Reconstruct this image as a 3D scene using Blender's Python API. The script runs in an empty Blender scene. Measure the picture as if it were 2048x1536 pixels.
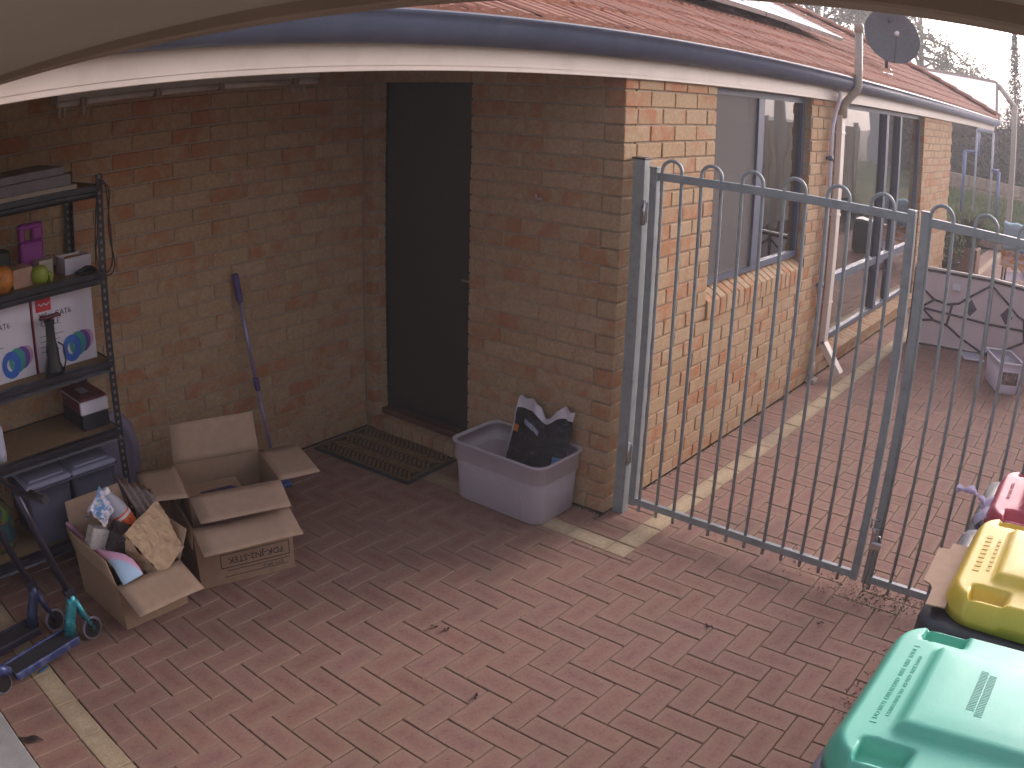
import bpy, bmesh, math, random
import numpy as np
from mathutils import Vector, Matrix
random.seed(7); rng = np.random.default_rng(7)
R = math.radians
sc = bpy.context.scene
C = sc.collection

# ------------------------------------------------------------------ camera (wide CCTV lens with barrel distortion)
cam = bpy.data.cameras.new("camera"); cam_o = bpy.data.objects.new("camera", cam); C.objects.link(cam_o); sc.camera = cam_o
sc.render.engine = 'CYCLES'
cam.type = 'PANO'; cam.sensor_width = 36; cam.sensor_fit = 'HORIZONTAL'
cam.panorama_type = 'FISHEYE_LENS_POLYNOMIAL'; cam.fisheye_fov = 3.1
cam.fisheye_polynomial_k0 = 0
cam.fisheye_polynomial_k1 = -0.03113705539524546
cam.fisheye_polynomial_k2 = -2.5208828308343637e-05
cam.fisheye_polynomial_k3 = -3.073550021822682e-08
cam.fisheye_polynomial_k4 = -1.758483745424454e-07
cam.clip_start = 0.01; cam.clip_end = 500
cam_o.location = (-3.5630, -2.24796, 2.17683)
cam_o.rotation_euler = (R(70.583496), R(-1.378734), R(-50.583162))

# ------------------------------------------------------------------ world and sun (late daylight, sun low and soft behind the trees)
SUN_EL, SUN_AZ = 17.0, -12.0          # azimuth of the sun measured from +X towards +Y
w = bpy.data.worlds.new("World"); sc.world = w; w.use_nodes = True
nt = w.node_tree; nt.nodes.clear()
sky = nt.nodes.new('ShaderNodeTexSky'); sky.sky_type = 'NISHITA'; sky.sun_disc = False
sky.sun_elevation = R(SUN_EL); sky.sun_rotation = R(90 - SUN_AZ)
sky.air_density = 1.0; sky.dust_density = 6.0; sky.ozone_density = 1.6
bg = nt.nodes.new('ShaderNodeBackground'); bg.inputs['Strength'].default_value = 0.15
wo = nt.nodes.new('ShaderNodeOutputWorld')
hs = nt.nodes.new('ShaderNodeHueSaturation'); hs.inputs['Saturation'].default_value = .42
nt.links.new(sky.outputs[0], hs.inputs['Color'])
tn = nt.nodes.new('ShaderNodeMix'); tn.data_type = 'RGBA'; tn.blend_type = 'MULTIPLY'; tn.inputs[0].default_value = 1; tn.inputs[7].default_value = (1.03, .96, 1.06, 1)
nt.links.new(hs.outputs[0], tn.inputs[6]); nt.links.new(tn.outputs[2], bg.inputs[0]); nt.links.new(bg.outputs[0], wo.inputs[0])
sun = bpy.data.lights.new("sun", 'SUN'); sun.energy = 0.7; sun.angle = R(35); sun.color = (1.0, 0.92, 0.88)
sun_o = bpy.data.objects.new("sun", sun); C.objects.link(sun_o)
sd = Vector((math.cos(R(SUN_EL)) * math.cos(R(SUN_AZ)), math.cos(R(SUN_EL)) * math.sin(R(SUN_AZ)), math.sin(R(SUN_EL))))
sun_o.rotation_euler = (-sd).to_track_quat('-Z', 'Y').to_euler(); sun_o.location = (8, -4, 8)
sc.view_settings.view_transform = 'Standard'; sc.view_settings.look = 'None'
sc.view_settings.exposure = 1.35; sc.view_settings.gamma = 1
sc.cycles.max_bounces = 8; sc.cycles.diffuse_bounces = 5; sc.cycles.glossy_bounces = 4
sc.cycles.transmission_bounces = 8; sc.cycles.transparent_max_bounces = 12
sc.cycles.use_denoising = True; sc.cycles.sample_clamp_indirect = 4
sc.cycles.caustics_reflective = False; sc.cycles.caustics_refractive = False

# ------------------------------------------------------------------ helpers: objects
def link(o, parent=None):
    C.objects.link(o)
    if parent is not None: o.parent = parent
    return o
def tag(o, label=None, cat=None, group=None, kind=None):
    if label: o['label'] = label
    if cat: o['category'] = cat
    if group: o['group'] = group
    if kind: o['kind'] = kind
    return o
def empty(name, label, cat, loc=(0, 0, 0), rz=0, group=None):
    o = bpy.data.objects.new(name, None); o.empty_display_size = 0.1; C.objects.link(o)
    o.location = loc; o.rotation_euler = (0, 0, rz)
    return tag(o, label, cat, group)

class MB:
    """collects shapes; build() links them as ONE mesh object"""
    def __init__(s): s.v = []; s.f = []; s.c = []; s.sm = []
    def add(s, vs, fs, M=None, col=(.5, .5, .5, 1), smooth=False):
        n = len(s.v)
        if M is not None: vs = [tuple(M @ Vector(p)) for p in vs]
        s.v += [tuple(p) for p in vs]; s.f += [tuple(i + n for i in f) for f in fs]
        s.c += [col] * len(vs); s.sm += [smooth] * len(fs); return s
    def box(s, lo, hi, b=0.0, M=None, col=(.5, .5, .5, 1), jit=0):
        lo = Vector(lo); hi = Vector(hi)
        if b <= 0:
            vs = [(x, y, z) for x in (lo.x, hi.x) for y in (lo.y, hi.y) for z in (lo.z, hi.z)]
            fs = [(0, 1, 3, 2), (4, 6, 7, 5), (0, 4, 5, 1), (2, 3, 7, 6), (0, 2, 6, 4), (1, 5, 7, 3)]
            return s.add(vs, fs, M, col)
        vs, fs = chamfer_box(lo, hi, b, jit)
        return s.add(vs, fs, M, col)
    def tube(s, pts, r, n=10, caps=True, M=None, col=(.5, .5, .5, 1), closed=False):
        pts = [Vector(p) for p in pts]; rs = r if isinstance(r, (list, tuple)) else [r] * len(pts)
        vs = []; m = len(pts); up = None
        for i, p in enumerate(pts):
            if closed: t = (pts[(i + 1) % m] - pts[i - 1]).normalized()
            else: t = (pts[min(i + 1, m - 1)] - pts[max(i - 1, 0)]).normalized()
            if up is None:
                up = Vector((0, 0, 1)) if abs(t.z) < .9 else Vector((1, 0, 0))
            a = up - t * up.dot(t)
            if a.length < 1e-5: a = Vector((1, 0, 0)) - t * t.x
            a.normalize(); up = a; b_ = t.cross(a)
            for k in range(n):
                q = 2 * math.pi * k / n
                vs.append(tuple(p + rs[i] * (math.cos(q) * a + math.sin(q) * b_)))
        fs = []
        for i in range(m if closed else m - 1):
            for k in range(n):
                a0 = i * n + k; a1 = i * n + (k + 1) % n; j = ((i + 1) % m) * n
                fs.append((a0, a1, j + (k + 1) % n, j + k))
        s.add(vs, fs, M, col, True)
        if caps and not closed:
            nn = len(s.v) - len(vs)
            s.f.append(tuple(nn + k for k in range(n))[::-1]); s.sm.append(False)
            s.f.append(tuple(nn + (m - 1) * n + k for k in range(n))); s.sm.append(False)
        return s
    def lathe(s, prof, n=24, M=None, col=(.5, .5, .5, 1)):
        vs = [(r * math.cos(2 * math.pi * k / n), r * math.sin(2 * math.pi * k / n), z) for r, z in prof for k in range(n)]
        fs = [(i * n + k, i * n + (k + 1) % n, (i + 1) * n + (k + 1) % n, (i + 1) * n + k) for i in range(len(prof) - 1) for k in range(n)]
        return s.add(vs, fs, M, col, True)
    def sheet(s, grid, M=None, col=(.5, .5, .5, 1), smooth=True):
        h = len(grid); wd = len(grid[0]); vs = [tuple(p) for row in grid for p in row]
        fs = [(i * wd + j, i * wd + j + 1, (i + 1) * wd + j + 1, (i + 1) * wd + j) for i in range(h - 1) for j in range(wd - 1)]
        return s.add(vs, fs, M, col, smooth)
    def slab(s, poly, th, M=None, col=(.5, .5, .5, 1)):
        """planar 3D polygon given thickness along its normal"""
        P = [Vector(p) for p in poly]; nrm = (P[1] - P[0]).cross(P[2] - P[0]).normalized() * th
        n = len(P); vs = P + [p + nrm for p in P]
        fs = [tuple(range(n))[::-1], tuple(range(n, 2 * n))] + [(i, (i + 1) % n, n + (i + 1) % n, n + i) for i in range(n)]
        return s.add([tuple(v) for v in vs], fs, M, col)
    def prism(s, prof, a, b, axis='x', M=None, col=(.5, .5, .5, 1), smooth=False):
        """profile in the plane across the axis, swept from a to b, with end caps"""
        n = len(prof)
        def P(u, v, t): return (t, u, v) if axis == 'x' else (u, t, v) if axis == 'y' else (u, v, t)
        vs = [P(u, v, a) for u, v in prof] + [P(u, v, b) for u, v in prof]
        fs = [(i, (i + 1) % n, n + (i + 1) % n, n + i) for i in range(n)]
        s.add(vs, fs, M, col, smooth); k = len(s.v) - 2 * n
        s.f += [tuple(k + i for i in range(n))[::-1], tuple(k + n + i for i in range(n))]; s.sm += [False, False]
        return s
    def build(s, name, mat, parent=None, recalc=True, attr=True):
        me = bpy.data.meshes.new(name); me.from_pydata(s.v, [], s.f)
        me.polygons.foreach_set('use_smooth', s.sm)
        if attr:
            a = me.color_attributes.new('rnd', 'FLOAT_COLOR', 'POINT')
            a.data.foreach_set('color', np.array(s.c, dtype=np.float32).ravel())
        if recalc:
            bm = bmesh.new(); bm.from_mesh(me); bmesh.ops.recalc_face_normals(bm, faces=bm.faces); bm.to_mesh(me); bm.free()
        if isinstance(mat, (list, tuple)):
            for m_ in mat: me.materials.append(m_)
        else: me.materials.append(mat)
        me.update()
        return link(bpy.data.objects.new(name, me), parent)

def chamfer_box(lo, hi, b, jit=0):
    vs = []; idx = {}
    for sx in (0, 1):
        for sy in (0, 1):
            for sz in (0, 1):
                c = [hi.x if sx else lo.x, hi.y if sy else lo.y, hi.z if sz else lo.z]
                d = [-b if sx else b, -b if sy else b, -b if sz else b]
                j = [random.uniform(-jit, jit) for _ in range(3)]
                for ax in range(3):   # vertex lying on the face whose normal is ax
                    p = [c[k] + (0 if k == ax else d[k]) + j[k] * (0.4 if k == ax else 1) for k in range(3)]
                    idx[(sx, sy, sz, ax)] = len(vs); vs.append(tuple(p))
    fs = []
    I = idx
    for s in (0, 1):
        fs.append((I[s, 0, 0, 0], I[s, 1, 0, 0], I[s, 1, 1, 0], I[s, 0, 1, 0]))
        fs.append((I[0, s, 0, 1], I[1, s, 0, 1], I[1, s, 1, 1], I[0, s, 1, 1]))
        fs.append((I[0, 0, s, 2], I[1, 0, s, 2], I[1, 1, s, 2], I[0, 1, s, 2]))
    for a in (0, 1):
        for b_ in (0, 1):
            fs.append((I[a, b_, 0, 0], I[a, b_, 1, 0], I[a, b_, 1, 1], I[a, b_, 0, 1]))
            fs.append((I[a, 0, b_, 0], I[a, 1, b_, 0], I[a, 1, b_, 2], I[a, 0, b_, 2]))
            fs.append((I[0, a, b_, 1], I[1, a, b_, 1], I[1, a, b_, 2], I[0, a, b_, 2]))
    for a in (0, 1):
        for b_ in (0, 1):
            for c in (0, 1): fs.append((I[a, b_, c, 0], I[a, b_, c, 1], I[a, b_, c, 2]))
    return vs, fs

def text_mesh(body, size, extrude=0.0008, align='CENTER'):
    cu = bpy.data.curves.new('txt', 'FONT'); cu.body = body; cu.size = size; cu.extrude = extrude
    cu.align_x = align; cu.align_y = 'CENTER'; cu.resolution_u = 2
    o = bpy.data.objects.new('txt', cu); C.objects.link(o)
    dg = bpy.context.evaluated_depsgraph_get(); me = bpy.data.meshes.new_from_object(o.evaluated_get(dg))
    vs = [tuple(v.co) for v in me.vertices]; fs = [tuple(p.vertices) for p in me.polygons]
    bpy.data.objects.remove(o); bpy.data.curves.remove(cu); bpy.data.meshes.remove(me)
    return vs, fs
def frame(o, x, y):
    """matrix whose local x,y axes are the given directions"""
    x = Vector(x).normalized(); y = Vector(y); y = (y - x * x.dot(y)).normalized(); z = x.cross(y)
    M = Matrix((x, y, z)).transposed().to_4x4(); M.translation = Vector(o); return M

# ------------------------------------------------------------------ helpers: materials
def newmat(name):
    m = bpy.data.materials.new(name); m.use_nodes = True; t = m.node_tree; t.nodes.clear()
    o = t.nodes.new('ShaderNodeOutputMaterial'); p = t.nodes.new('ShaderNodeBsdfPrincipled')
    t.links.new(p.outputs[0], o.inputs[0]); return m, t, p, o
def N(t, k, **kw):
    n = t.nodes.new(k)
    for a, b in kw.items():
        if a in n.inputs.keys(): n.inputs[a].default_value = b
        else: setattr(n, a, b)
    return n
def noise(t, scale, detail=4, rough=.55, dist=0, coord=None, vec_scale=None):
    n = N(t, 'ShaderNodeTexNoise'); n.inputs['Scale'].default_value = scale; n.inputs['Detail'].default_value = detail
    n.inputs['Roughness'].default_value = rough; n.inputs['Distortion'].default_value = dist
    if coord is None:
        g = N(t, 'ShaderNodeNewGeometry'); coord = g.outputs['Position']
    if vec_scale:
        mp = N(t, 'ShaderNodeMapping'); mp.inputs['Scale'].default_value = vec_scale; t.links.new(coord, mp.inputs[0]); coord = mp.outputs[0]
    t.links.new(coord, n.inputs['Vector']); return n
def ramp(t, src, stops):
    r = N(t, 'ShaderNodeValToRGB'); e = r.color_ramp.elements
    while len(e) < len(stops): e.new(.5)
    for i, (p, c) in enumerate(stops):
        e[i].position = p; e[i].color = (c, c, c, 1) if isinstance(c, (int, float)) else (*c, 1)
    t.links.new(src, r.inputs[0]); return r.outputs[0]
def mix(t, fac, a, b, mode='MIX'):
    m = N(t, 'ShaderNodeMix'); m.data_type = 'RGBA'; m.blend_type = mode
    for k, v in ((0, fac), (6, a), (7, b)):
        if hasattr(v, 'is_linked'): t.links.new(v, m.inputs[k])
        elif isinstance(v, (int, float)): m.inputs[k].default_value = v
        else: m.inputs[k].default_value = (*v, 1)
    return m.outputs[2]
def bump(t, p, h, dist=.002, strength=1.0):
    b = N(t, 'ShaderNodeBump'); b.inputs['Distance'].default_value = dist; b.inputs['Strength'].default_value = strength
    t.links.new(h, b.inputs['Height']); t.links.new(b.outputs[0], p.inputs['Normal']); return b
def simple(name, col, rough=.6, metal=0, var=.12, vscale=18, bmp=0.0, bscale=120, spec=.5, dirt=None, sheen=0, gain=None):
    m, t, p, o = newmat(name)
    n = noise(t, vscale, 5); lo = tuple(c * (1 - var) for c in col); hi = tuple(min(1, c * (1 + var)) for c in col)
    base = ramp(t, n.outputs[0], [(.3, lo), (.7, hi)])
    if dirt:
        d = noise(t, dirt[1], 6, .65); base = mix(t, ramp(t, d.outputs[0], [(.5, 0.), (.72, dirt[2])]), base, dirt[0])
    t.links.new(base, p.inputs['Base Color']); p.inputs['Roughness'].default_value = rough; p.inputs['Metallic'].default_value = metal
    p.inputs['Specular IOR Level'].default_value = spec
    rn = noise(t, vscale * 2.3, 3); rr = N(t, 'ShaderNodeMapRange'); rr.inputs['To Min'].default_value = max(0.02, rough - .08); rr.inputs['To Max'].default_value = min(1, rough + .08)
    t.links.new(rn.outputs[0], rr.inputs['Value']); t.links.new(rr.outputs[0], p.inputs['Roughness'])
    if bmp: bump(t, p, noise(t, bscale, 4).outputs[0], bmp)
    return m

def attr_split(t):
    a = N(t, 'ShaderNodeAttribute'); a.attribute_name = 'rnd'; s = N(t, 'ShaderNodeSeparateColor'); t.links.new(a.outputs['Color'], s.inputs[0]); return a, s

def brick_material():
    m, t, p, o = newmat('tan_face_brick')
    a, s = attr_split(t); g = N(t, 'ShaderNodeNewGeometry')
    off = N(t, 'ShaderNodeVectorMath'); off.operation = 'MULTIPLY_ADD'; off.inputs[1].default_value = (17, 23, 11)
    t.links.new(a.outputs['Color'], off.inputs[0]); t.links.new(g.outputs['Position'], off.inputs[2]); co = off.outputs[0]
    base = ramp(t, s.outputs[0], [(0., (.40, .265, .145)), (.35, (.47, .325, .18)), (.7, (.49, .34, .215)), (1., (.43, .285, .155))])
    fine = noise(t, 55, 6, .7, 0, co); base = mix(t, .45, base, ramp(t, fine.outputs[0], [(.3, (.28, .17, .09)), (.7, (.60, .44, .28))]))
    big = noise(t, 7.5, 4, .55, .6, co)
    madd = N(t, 'ShaderNodeMath', operation='ADD'); t.links.new(big.outputs[0], madd.inputs[0])
    msc = N(t, 'ShaderNodeMath', operation='MULTIPLY'); t.links.new(s.outputs[1], msc.inputs[0]); msc.inputs[1].default_value = .26
    t.links.new(msc.outputs[0], madd.inputs[1])
    red = ramp(t, madd.outputs[0], [(.56, 0.), (.80, .85)])
    base = mix(t, red, base, mix(t, fine.outputs[0], (.33, .12, .05), (.52, .23, .11)))
    spk = noise(t, 210, 2, .5, 0, co); base = mix(t, ramp(t, spk.outputs[0], [(.66, 0.), (.74, .6)]), base, (.12, .08, .05))
    t.links.new(base, p.inputs['Base Color']); p.inputs['Roughness'].default_value = .9; p.inputs['Specular IOR Level'].default_value = .2
    hb = noise(t, 38, 7, .75, .4, co); bump(t, p, hb.outputs[0], .006, .8)
    return m
def paver_material(name, cols, edge, edgew):
    m, t, p, o = newmat(name)
    a, s = attr_split(t); uv = N(t, 'ShaderNodeAttribute'); uv.attribute_name = 'ed'
    su = N(t, 'ShaderNodeSeparateColor'); t.links.new(uv.outputs['Color'], su.inputs[0])
    g = N(t, 'ShaderNodeNewGeometry'); pos = g.outputs['Position']
    base = ramp(t, s.outputs[0], [(0., cols[0]), (.5, cols[1]), (1., cols[2])])
    big = noise(t, 9, 5, .6, .5, pos); base = mix(t, ramp(t, big.outputs[0], [(.35, 0.), (.75, .7)]), base, cols[3])
    f = noise(t, 48, 7, .9, 0, pos); base = mix(t, .55, base, ramp(t, f.outputs[0], [(.3, tuple(c * .40 for c in cols[1])), (.72, tuple(c * 1.65 for c in cols[1]))]), 'MIX')
    spk = noise(t, 95, 3, .6, 0, pos); base = mix(t, ramp(t, spk.outputs[0], [(.62, 0.), (.70, .8)]), base, (.035, .022, .02))
    # sand worn into the edges of each paver
    mn = N(t, 'ShaderNodeMath', operation='MINIMUM'); t.links.new(su.outputs[0], mn.inputs[0]); t.links.new(su.outputs[1], mn.inputs[1])
    en = noise(t, 26, 4, .6, 0, pos); ad = N(t, 'ShaderNodeMath', operation='MULTIPLY_ADD'); ad.inputs[1].default_value = -.045; t.links.new(en.outputs[0], ad.inputs[0]); t.links.new(mn.outputs[0], ad.inputs[2])
    ef = N(t, 'ShaderNodeMapRange'); ef.inputs['From Min'].default_value = -.02; ef.inputs['From Max'].default_value = edgew; ef.inputs['To Min'].default_value = 1; ef.inputs['To Max'].default_value = 0
    t.links.new(ad.outputs[0], ef.inputs['Value'])
    em = N(t, 'ShaderNodeMath', operation='MULTIPLY'); em.inputs[1].default_value = .6; t.links.new(ef.outputs[0], em.inputs[0])
    base = mix(t, em.outputs[0], base, edge)
    st = noise(t, 1.3, 4, .6, 1.2, pos); base = mix(t, ramp(t, st.outputs[0], [(.5, 0.), (.75, .35)]), base, (.20, .15, .09))
    oi = noise(t, .9, 5, .6, .8, pos, (1, 1, 1)); base = mix(t, ramp(t, oi.outputs[0], [(.56, 0.), (.72, .4)]), base, (.10, .07, .075))
    t.links.new(base, p.inputs['Base Color']); p.inputs['Roughness'].default_value = .88; p.inputs['Specular IOR Level'].default_value = .25
    bump(t, p, noise(t, 90, 6, .7, 0, pos).outputs[0], .003, .7)
    return m
BRICK = brick_material()
MORTAR = simple('grey_mortar', (.40, .31, .22), .95, var=.15, vscale=60, bmp=.003, bscale=90, spec=.1)
PAVER = paver_material('red_clay_paver', [(.180, .080, .064), (.305, .158, .124), (.230, .124, .116), (.140, .076, .094)], (.34, .235, .165), .035)
PCREAM = paver_material('cream_paver', [(.46, .36, .23), (.52, .41, .27), (.44, .35, .23), (.40, .31, .2)], (.36, .27, .17), .02)
SAND = simple('joint_sand', (.10, .075, .05), .98, var=.35, vscale=9, bmp=.004, bscale=140, spec=.05, dirt=((.05, .05, .03), 3.0, .9))
CREAMP = simple('cream_paint', (.66, .57, .49), .5, var=.04, vscale=3, dirt=((.42, .35, .28), 7, .25))
GUTTERM = simple('blue_grey_colour_steel', (.115, .13, .19), .34, var=.12, vscale=4, spec=.55, dirt=((.2, .2, .22), 9, .3))
SOFFIT = simple('soffit_board', (.42, .36, .30), .7, var=.05)
CEIL = simple('carport_lining', (.46, .39, .30), .65, var=.05, vscale=2)
CBEAM = simple('carport_beam_paint', (.34, .25, .18), .6, var=.08, vscale=5)
GREENST = simple('grey_green_powdercoat', (.30, .335, .34), .42, var=.08, vscale=14, bmp=.0004, bscale=250, dirt=((.12, .12, .11), 16, .4))
DARKMET = simple('black_steel', (.014, .014, .018), .45, var=.2, vscale=20, dirt=((.05, .045, .045), 22, .3))
SILVER = simple('zinc_steel', (.55, .55, .56), .3, metal=.9, var=.1)
BLACKPL = simple('black_plastic', (.02, .02, .022), .45, var=.2)
KRAFT = simple('kraft_cardboard', (.34, .225, .145), .85, var=.07, vscale=26, bmp=.0006, bscale=160, spec=.15)
KRAFTL = simple('pale_cardboard_inside', (.43, .30, .21), .85, var=.06, vscale=22, bmp=.0006, bscale=160, spec=.15)
INK = simple('dark_print', (.03, .025, .03), .6)
ALU = simple('dark_blue_aluminium', (.105, .12, .165), .5, var=.08, spec=.2)
CONC = simple('concrete', (.36, .35, .33), .9, var=.16, vscale=9, bmp=.002, bscale=60, spec=.2)
LIME = simple('limestone_block', (.48, .36, .26), .95, var=.2, vscale=5, bmp=.01, bscale=14, spec=.1, dirt=((.2, .17, .12), 3, .6))

def glass_material(name, refl=.26, tint=(.82, .84, .84)):
    m, t, p, o = newmat(name); t.nodes.remove(p)
    tr = N(t, 'ShaderNodeBsdfTransparent'); tr.inputs[0].default_value = (*tint, 1)
    gl = N(t, 'ShaderNodeBsdfGlossy'); gl.inputs['Roughness'].default_value = .02; gl.inputs[0].default_value = (1, 1, 1, 1)
    fr = N(t, 'ShaderNodeFresnel'); fr.inputs[0].default_value = 1.5
    ad = N(t, 'ShaderNodeMath', operation='ADD'); ad.use_clamp = True; ad.inputs[1].default_value = refl; t.links.new(fr.outputs[0], ad.inputs[0])
    bn = noise(t, 1.2, 2); bb = N(t, 'ShaderNodeBump'); bb.inputs['Distance'].default_value = .004; t.links.new(bn.outputs[0], bb.inputs['Height']); t.links.new(bb.outputs[0], gl.inputs['Normal'])
    mx = N(t, 'ShaderNodeMixShader'); t.links.new(ad.outputs[0], mx.inputs[0]); t.links.new(tr.outputs[0], mx.inputs[1]); t.links.new(gl.outputs[0], mx.inputs[2]); t.links.new(mx.outputs[0], o.inputs[0])
    return m
GLASS = glass_material('window_glass')
def milky(name, col, alpha=.55, rough=.35):
    m, t, p, o = newmat(name); p.inputs['Base Color'].default_value = (*col, 1); p.inputs['Roughness'].default_value = rough
    n = noise(t, 14, 4); t.links.new(ramp(t, n.outputs[0], [(.3, tuple(c * .9 for c in col)), (.7, col)]), p.inputs['Base Color'])
    tl = N(t, 'ShaderNodeBsdfTranslucent'); tl.inputs[0].default_value = (*col, 1)
    tr = N(t, 'ShaderNodeBsdfTransparent'); tr.inputs[0].default_value = (*[min(1, c * 1.25) for c in col], 1)
    m1 = N(t, 'ShaderNodeMixShader'); m1.inputs[0].default_value = .45; t.links.new(p.outputs[0], m1.inputs[1]); t.links.new(tl.outputs[0], m1.inputs[2])
    m2 = N(t, 'ShaderNodeMixShader'); m2.inputs[0].default_value = 1 - alpha; t.links.new(m1.outputs[0], m2.inputs[1]); t.links.new(tr.outputs[0], m2.inputs[2])
    t.links.new(m2.outputs[0], o.inputs[0]); return m

# ================================================================== GROUND AND PAVING
g = MB(); g.add([(-30, -60, -.03), (80, -60, -.03), (80, 60, -.03), (-30, 60, -.03)], [(0, 1, 2, 3)])
tag(g.build('ground', SAND, None, False), kind='structure')
U, X0, Y0 = 0.1157, -1.8533, 0.0679
class Pav:
    def __init__(s): s.v = []; s.f = []; s.c = []; s.e = []
    def add(s, x0, x1, y0, y1, rnd=None):
        gp = .0016; x0 += gp; x1 -= gp; y0 += gp; y1 -= gp
        if x1 - x0 < .012 or y1 - y0 < .012: return
        n = len(s.v); b = .0035; h = random.uniform(-.0015, .0015); tx, ty = random.uniform(-.006, .006), random.uniform(-.006, .006)
        r0, r1 = random.random(), random.random()
        cx, cy = (x0 + x1) / 2, (y0 + y1) / 2; w, d = x1 - x0, y1 - y0
        # 3x3 top grid so that the distance to the edge interpolates properly
        def zz(x, y): return h + (x - cx) * tx + (y - cy) * ty
        m_ = min(w, d) / 2
        xs = [x0 + b, x0 + m_, x1 - m_, x1 - b]; ys = [y0 + b, y0 + m_, y1 - m_, y1 - b]
        for j in range(4):
            for i in range(4):
                s.v.append((xs[i], ys[j], zz(xs[i], ys[j]))); s.c.append((r0, r1, 0, 1))
                s.e.append((min(xs[i] - x0, x1 - xs[i]), min(ys[j] - y0, y1 - ys[j]), 0, 1))
        for j in range(3):
            for i in range(3): s.f.append((n + j * 4 + i, n + j * 4 + i + 1, n + (j + 1) * 4 + i + 1, n + (j + 1) * 4 + i))
        ring = [n, n + 3, n + 15, n + 12]; k = len(s.v)
        for (x, y) in ((x0, y0), (x1, y0), (x1, y1), (x0, y1)):
            s.v.append((x, y, zz(x, y) - .004)); s.c.append((r0, r1, 0, 1)); s.e.append((0, 0, 0, 1))
        for (x, y) in ((x0, y0), (x1, y0), (x1, y1), (x0, y1)):
            s.v.append((x, y, -.028)); s.c.append((r0, r1, 0, 1)); s.e.append((0, 0, 0, 1))
        for i in range(4):
            j = (i + 1) % 4; s.f.append((ring[i], k + i, k + j, ring[j])); s.f.append((k + i, k + 4 + i, k + 4 + j, k + j))
    def build(s, name, mat):
        me = bpy.data.meshes.new(name); me.from_pydata(s.v, [], s.f)
        for nm, dat in (('rnd', s.c), ('ed', s.e)):
            a = me.color_attributes.new(nm, 'FLOAT_COLOR', 'POINT'); a.data.foreach_set('color', np.array(dat, dtype=np.float32).ravel())
        bm = bmesh.new(); bm.from_mesh(me); bmesh.ops.recalc_face_normals(bm, faces=bm.faces); bm.to_mesh(me); bm.free()
        me.materials.append(mat); o = link(bpy.data.objects.new(name, me)); return tag(o, kind='structure')
pv = Pav(); pc = Pav()
XL, XR, YB, YT = -2.782, 12.9, -3.35, 1.80
def region_clip(x0, x1, y0, y1):
    """clip a paver against the borders; herringbone fills x in [XL,XR], outside the cream bands"""
    out = []
    # zone A: x < -0.31 (in front of porch, all y) ; zone B: x >= -0.31, y < -0.33
    a = (max(x0, XL), min(x1, -.312), max(y0, YB), min(y1, YT)); b = (max(x0, -.312), min(x1, XR), max(y0, YB), min(y1, -.331))
    if y1 <= -.331:
        a = (max(x0, XL), min(x1, XR), max(y0, YB), min(y1, YT)); b = None
    for q in (a, b):
        if q and q[1] - q[0] > .02 and q[3] - q[2] > .02: out.append(q)
    return out
for i in range(-12, 130):
    for j in range(-18, 34):
        x = X0 + i * U; y = Y0 - j * U
        k = (i - j) % 4
        if k == 0: rect = (x, x + 2 * U, y - U, y)
        elif k == 3: rect = (x, x + U, y - 2 * U, y)
        else: continue
        if x > 6.5 and y < -2.2: continue
        for q in region_clip(*rect): pv.add(*q)
for i in range(0, 112):      # header course along the side wall
    x = -.195 + i * .1165; pv.add(x, x + .1165, -.213, -.002 if x > -.08 else .02)
for i in range(0, 16):       # header course along the door wall
    y = .02 + i * .1165; pv.add(-.195, -.003, y, min(y + .1165, 1.80))
for i in range(0, 56): pc.add(-.195 + i * .233, -.195 + (i + 1) * .233, -.331, -.213)
pc.add(-.312, -.195, -.331, -.213)
for i in range(0, 9): pc.add(-.312, -.195, -.213 + i * .233, min(-.213 + (i + 1) * .233, 1.80))
for i in range(-12, 8): pc.add(-2.893, -2.782, .30 + i * .233, min(1.80, .30 + (i + 1) * .233))
for i in range(-26, 14): pv.add(-3.125, -2.893, .18 + i * .1165, .18 + (i + 1) * .1165)
pv.build('paving', PAVER)
pc.build('paving_band', PCREAM)
g = MB(); g.box((-9, -6, -.03), (-3.13, 1.8, .012), .004)
tag(g.build('concrete_slab', CONC), kind='structure')

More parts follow.
